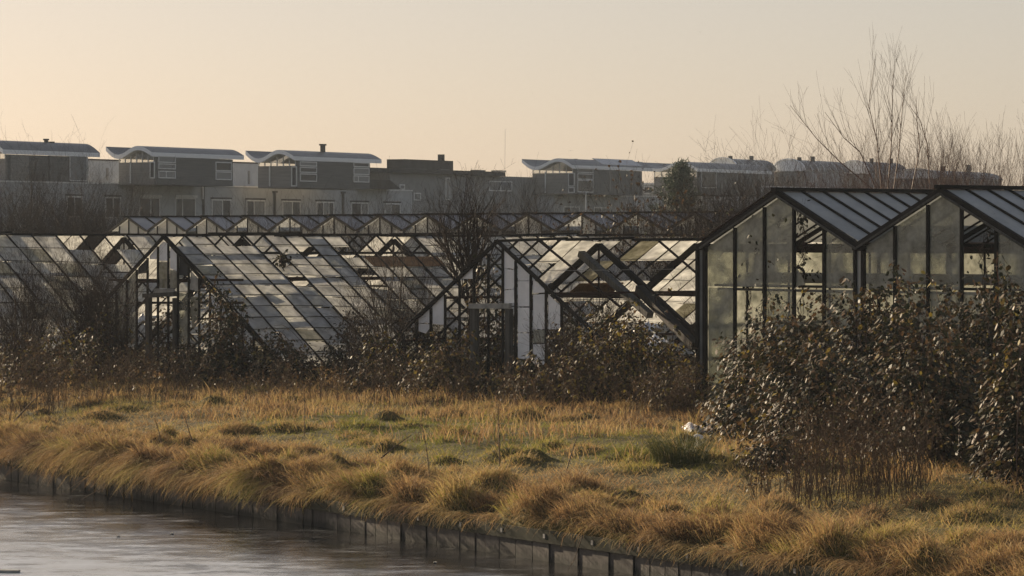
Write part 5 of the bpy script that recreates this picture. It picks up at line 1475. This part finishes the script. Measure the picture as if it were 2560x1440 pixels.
stalks("dead_weeds", "reddish dead weeds before the doorway gable of the ruined greenhouse", "weeds", 170, 480, 82, 92, 230, .4, 1.3, 302)
stalks("dead_weeds", "dead weeds along the foot of the long glass slope", "weeds", 520, 900, 80, 90, 170, .3, 1.0, 303)
stalks("dead_weeds", "dead weeds in front of the white gable panes", "weeds", 1240, 1560, 78, 82, 130, .4, 1.3, 304)
stalks("dead_weeds", "dead weeds between the bramble heap and the corner post", "weeds", 1560, 1760, 75, 80, 140, .4, 1.3, 305)
stalks("dead_reeds", "dense stand of dead brown stalks in front of the bramble on the right", "reeds", 1980, 2320, 54.5, 58.5, 330, .8, 1.7, 306, side=4, r=.006, tilt=.16)
stalks("dead_reeds", "sparse dead stalks at the left fringe of the brown stand", "reeds", 1880, 2000, 55.5, 59, 70, .3, .8, 307, side=3)
stalks("dead_weeds", "dead weeds and stalks left of the collapsed greenhouse doorway", "weeds", 900, 1200, 80, 86, 150, .4, 1.3, 308)
# rush tuft
rg = np.random.default_rng(8)
n = 700; b_ = gp(1700, 62.5)
a = rg.random(n) * 6.283; r = np.sqrt(rg.random(n)) * .42
bs = b_ + np.stack([np.cos(a) * r * 1.3, np.sin(a) * r, np.zeros(n)], -1)
ln_ = norm(np.stack([np.cos(a), np.sin(a)], -1) + np.array([-.35, 0]) + rg.normal(0, .3, (n, 2)))
V, Q = blade_mesh(rg, bs, ln_, .4 + .3 * rg.random(n), np.full(n, .010), 4, .3 + .7 * (r / .42) * rg.random(n))
solo("rush_tuft", "dark green spiky rush tuft on the grass before the bramble", "rush", V, Q, M['rush'], loc=b_, attrs={"tint": np.repeat(np.clip(rg.normal(.4, .25, n), 0, 1), 8)})

# single dead stems standing in the grass
def stem(name, label, pts, Y, r, seed, mat='deadstem', twigs=10, cat="stem"):
    rg = np.random.default_rng(seed)
    P0 = np.array([W(u, v, Y) for u, v in pts]); s = np.linspace(0, len(P0) - 1, 7)
    c = np.stack([np.interp(s, np.arange(len(P0)), P0[:, k]) for k in range(3)], -1)
    P = c[None]; R = np.linspace(r, r * .4, 7)[None]
    items = [tubes(P, R, 5)]
    th = Thing(name, label, cat, c[0])
    th.part("stalk", *items[0], M[mat])
    if twigs:
        C, R1 = sprout(rg, P, R, twigs, .14, 45, .35, 4, .2, .2)
        v, q = tubes(C, R1, 3); th.part("twigs", v, q, M[mat], kind="stuff")
stem("withered_plant", "tall dark dead stem standing upright in the middle of the grass", [(1250, 1195), (1248, 1110), (1246, 1010)], F * 4.35 / 605, .014, 1, twigs=24)
stem("withered_plant", "slender dark stem in the grass below the long glass slope", [(761, 1090), (762, 1030), (759, 960)], F * 4.2 / 500, .010, 2, twigs=8)
stem("leaning_stick", "pale straight stick leaning in the grass in front of the white gable panes", [(1413, 1187), (1436, 1110), (1464, 1040)], F * 4.4 / 597, .013, 3, 'deadstem', 3, "stick")
stem("leaning_stick", "brown stick leaning among the weeds near the picture edge", [(34, 1055), (75, 1010), (112, 975)], F * 4.2 / 465, .022, 4, 'deadstem', 0, "stick")
stem("withered_plant", "crooked dead stem between the tussocks, right of the doorway gable", [(1074, 1190), (1066, 1120), (1055, 1060)], F * 4.35 / 600, .011, 5, twigs=12)
stem("leaning_stick", "short dark branch propped on a tussock in the grass", [(953, 1145), (985, 1118), (1028, 1088)], F * 4.3 / 555, .016, 6, 'twig', 3, "stick")
stem("withered_plant", "bent dark stem standing before the doorway gable", [(485, 1115), (470, 1070), (462, 1040)], F * 4.3 / 525, .014, 7, twigs=5)
stem("withered_plant", "forked dead stem in the reddish grass before the doorway gable", [(404, 1110), (396, 1075), (386, 1045)], F * 4.3 / 520, .012, 8, twigs=6)
stem("fallen_branch", "dark branch lying on the grass in front of the bramble", [(1827, 1225), (1870, 1208), (1915, 1197)], F * 4.45 / 635, .022, 9, 'twig', 4, "branch")
stem("broken_reed", "thin broken reed dipping from the bank into the canal near the left tufts", [(285, 1205), (240, 1228), (190, 1257)], F * 5.05 / 640, .008, 10, 'deadstem', 2, "reed")
stem("broken_reed", "pale dead reed hanging over the planks into the water in the middle", [(1170, 1300), (1150, 1345), (1137, 1380)], F * 5.0 / 745, .009, 11, 'deadstem', 5, "reed")
stem("broken_reed", "pale dead reed hanging over the planks near the bottom edge", [(1456, 1340), (1435, 1400), (1418, 1427)], F * 5.05 / 830, .008, 12, 'deadstem', 4, "reed")

# torn plastic sheet, litter, board on the ice
def crumple(label, u, v, Y, w, d, hgt, seed, name="plastic_sheet", mat='plastic'):
    rg = np.random.default_rng(seed); n = 9
    c = W(u, v, Y)
    gx, gy = np.meshgrid(np.linspace(-.5, .5, n), np.linspace(-.5, .5, n), indexing='ij')
    z = hgt * (np.clip(fbm(gx * 7, gy * 7, seed, 1.4, 3), -.4, 1) + .4) * (1 - .6 * np.hypot(gx, gy))
    top = np.stack([c[0] + gx * w * (1 + .2 * fbm(gy * 8, gx, seed, 1)), c[1] + gy * d * (1 + .2 * fbm(gx * 8, gy, seed + 1, 1)), c[2] + z], -1).reshape(-1, 3)
    bot = top - np.array([0, 0, .01])
    ii, jj = np.meshgrid(np.arange(n - 1), np.arange(n - 1), indexing='ij'); b = (ii * n + jj).ravel()
    Q = np.stack([b, b + n, b + n + 1, b + 1], -1); Q2 = Q[:, ::-1] + n * n
    rim = [i * n for i in range(n)] + [(n - 1) * n + j for j in range(1, n)] + [i * n + n - 1 for i in range(n - 2, -1, -1)] + [j for j in range(n - 2, 0, -1)]
    rim = np.array(rim); r2 = np.roll(rim, -1)
    Q3 = np.stack([r2, rim, rim + n * n, r2 + n * n], -1)
    solo(name, label, "plastic", np.concatenate([top, bot]), np.concatenate([Q, Q2, Q3]), M[mat])
crumple("torn white plastic sheet lying at the left foot of the bramble", 1745, 1082, F * 4.15 / 500, .6, 1.2, .25, 1)
crumple("smaller white plastic scrap just below the torn sheet", 1728, 1102, F * 4.15 / 514, .5, .6, .12, 2)
crumple("white plastic caught behind the bramble heap under the fallen timbers", 1645, 868, 85.5, .7, .5, .3, 3)
crumple("white plastic scrap above the bramble heap under the fallen timbers", 1622, 828, 86.5, .7, .4, .22, 4)
crumple("white plastic lying inside the doorway of the greenhouse with the glass slope", 410, 812, 104, 1.1, .8, .35, 5)
crumple("pale plastic behind the left mullions of the doorway gable", 352, 808, 103, .6, .8, .3, 6)
bp0 = W(8, 1431, F * 5.2 / 841); 
solo("floating_board", "pale board frozen in the ice at the bottom left corner", "board", *beam(bp0 + np.array([-.32, .05, .02]), bp0 + np.array([.25, -.02, .02]), .12, .035), M['palewood'])
for i, (u, v, lab) in enumerate([(296, 1341, "tiny white scrap lying on the ice below the left tufts"), (430, 1334, "tiny pale scrap on the ice right of the other one"), (1088, 1406, "tiny white scrap on the dark water near the plank wall")]):
    crumple(lab, u, v, F * 5.19 / (v - 590), .05, .1, .02, 20 + i, "litter_scrap", 'palewood')
# birds
M['birdmat'] = mat_solid("dark_feathers", (0.05, 0.045, 0.04), (0.10, 0.09, 0.08), 8, .8, .2)
def bird(label, u, v, Y, span, bank_, seed):
    c = W(u, v, Y)
    K = 9; s = np.linspace(-1, 1, K)
    V = []
    body = np.array([[-.5, .0], [-.3, .09], [0, .12], [.3, .08], [.5, .02]])
    for x, r in body:
        for k in range(6):
            a = k * math.pi / 3; V.append((r * math.cos(a), x * .5, r * math.sin(a) * .9))
    Fc = [(i * 6 + k, i * 6 + (k + 1) % 6, (i + 1) * 6 + (k + 1) % 6, (i + 1) * 6 + k) for i in range(4) for k in range(6)]
    Fc += [tuple(range(5, -1, -1)), tuple(range(24, 30))]
    o_ = len(V)
    for sgn in (-1, 1):
        b = len(V)
        for f_, zz, ch in ((.05, .02, .2), (.45, .16 * bank_, .2), (1.0, .02 * bank_, .04)):
            V += [(sgn * f_, ch * .7, zz), (sgn * f_, -ch * .7, zz - .01), (sgn * f_, -ch * .7, zz + .015), (sgn * f_, ch * .7, zz + .02)]
        for i in range(2):
            for k in range(4): Fc.append((b + i * 4 + k, b + i * 4 + (k + 1) % 4, b + (i + 1) * 4 + (k + 1) % 4, b + (i + 1) * 4 + k))
        Fc.append((b + 8, b + 9, b + 10, b + 11))
    V = np.array(V) * span / 2
    ang = seed * .7; R = np.array([[math.cos(ang), -math.sin(ang), 0], [math.sin(ang), math.cos(ang), 0], [0, 0, 1]])
    solo("flying_bird", label, "bird", V @ R.T + c, Fc, M['birdmat'], loc=c, group="birds in the evening sky")
bird("bird gliding low in the sky above the first pavilion with solar panels", 1427, 377, 200, .33, .6, 0)
bird("highest bird, a speck in the sky above the bare trees", 1750, 80, 220, .17, 1.5, 1)
bird("speck of a bird in the middle of the sky", 1331, 233, 240, .18, 1.2, 2)
bird("speck of a bird above the capped chimney", 894, 277, 240, .17, .8, 3)

# ------------------------------------------------------------------ haze: an even volume of air round everything
m, nt, out = nodes("winter_haze")
pv = N(nt, "ShaderNodeVolumePrincipled")
pv.inputs["Color"].default_value = (0.80, 0.90, 1.0, 1)
pv.inputs["Density"].default_value = HAZE
pv.inputs["Anisotropy"].default_value = 0.0
nt.links.new(pv.outputs[0], out.inputs["Volume"])
hv, hf = box(-420, 620, -60, 820, -2.6, 24)
ho = solo("haze", "thin grey winter haze hanging between the canal and the far houses", "haze", hv, hf, m, loc=np.array([0, 0, -2.6]), kind="stuff")
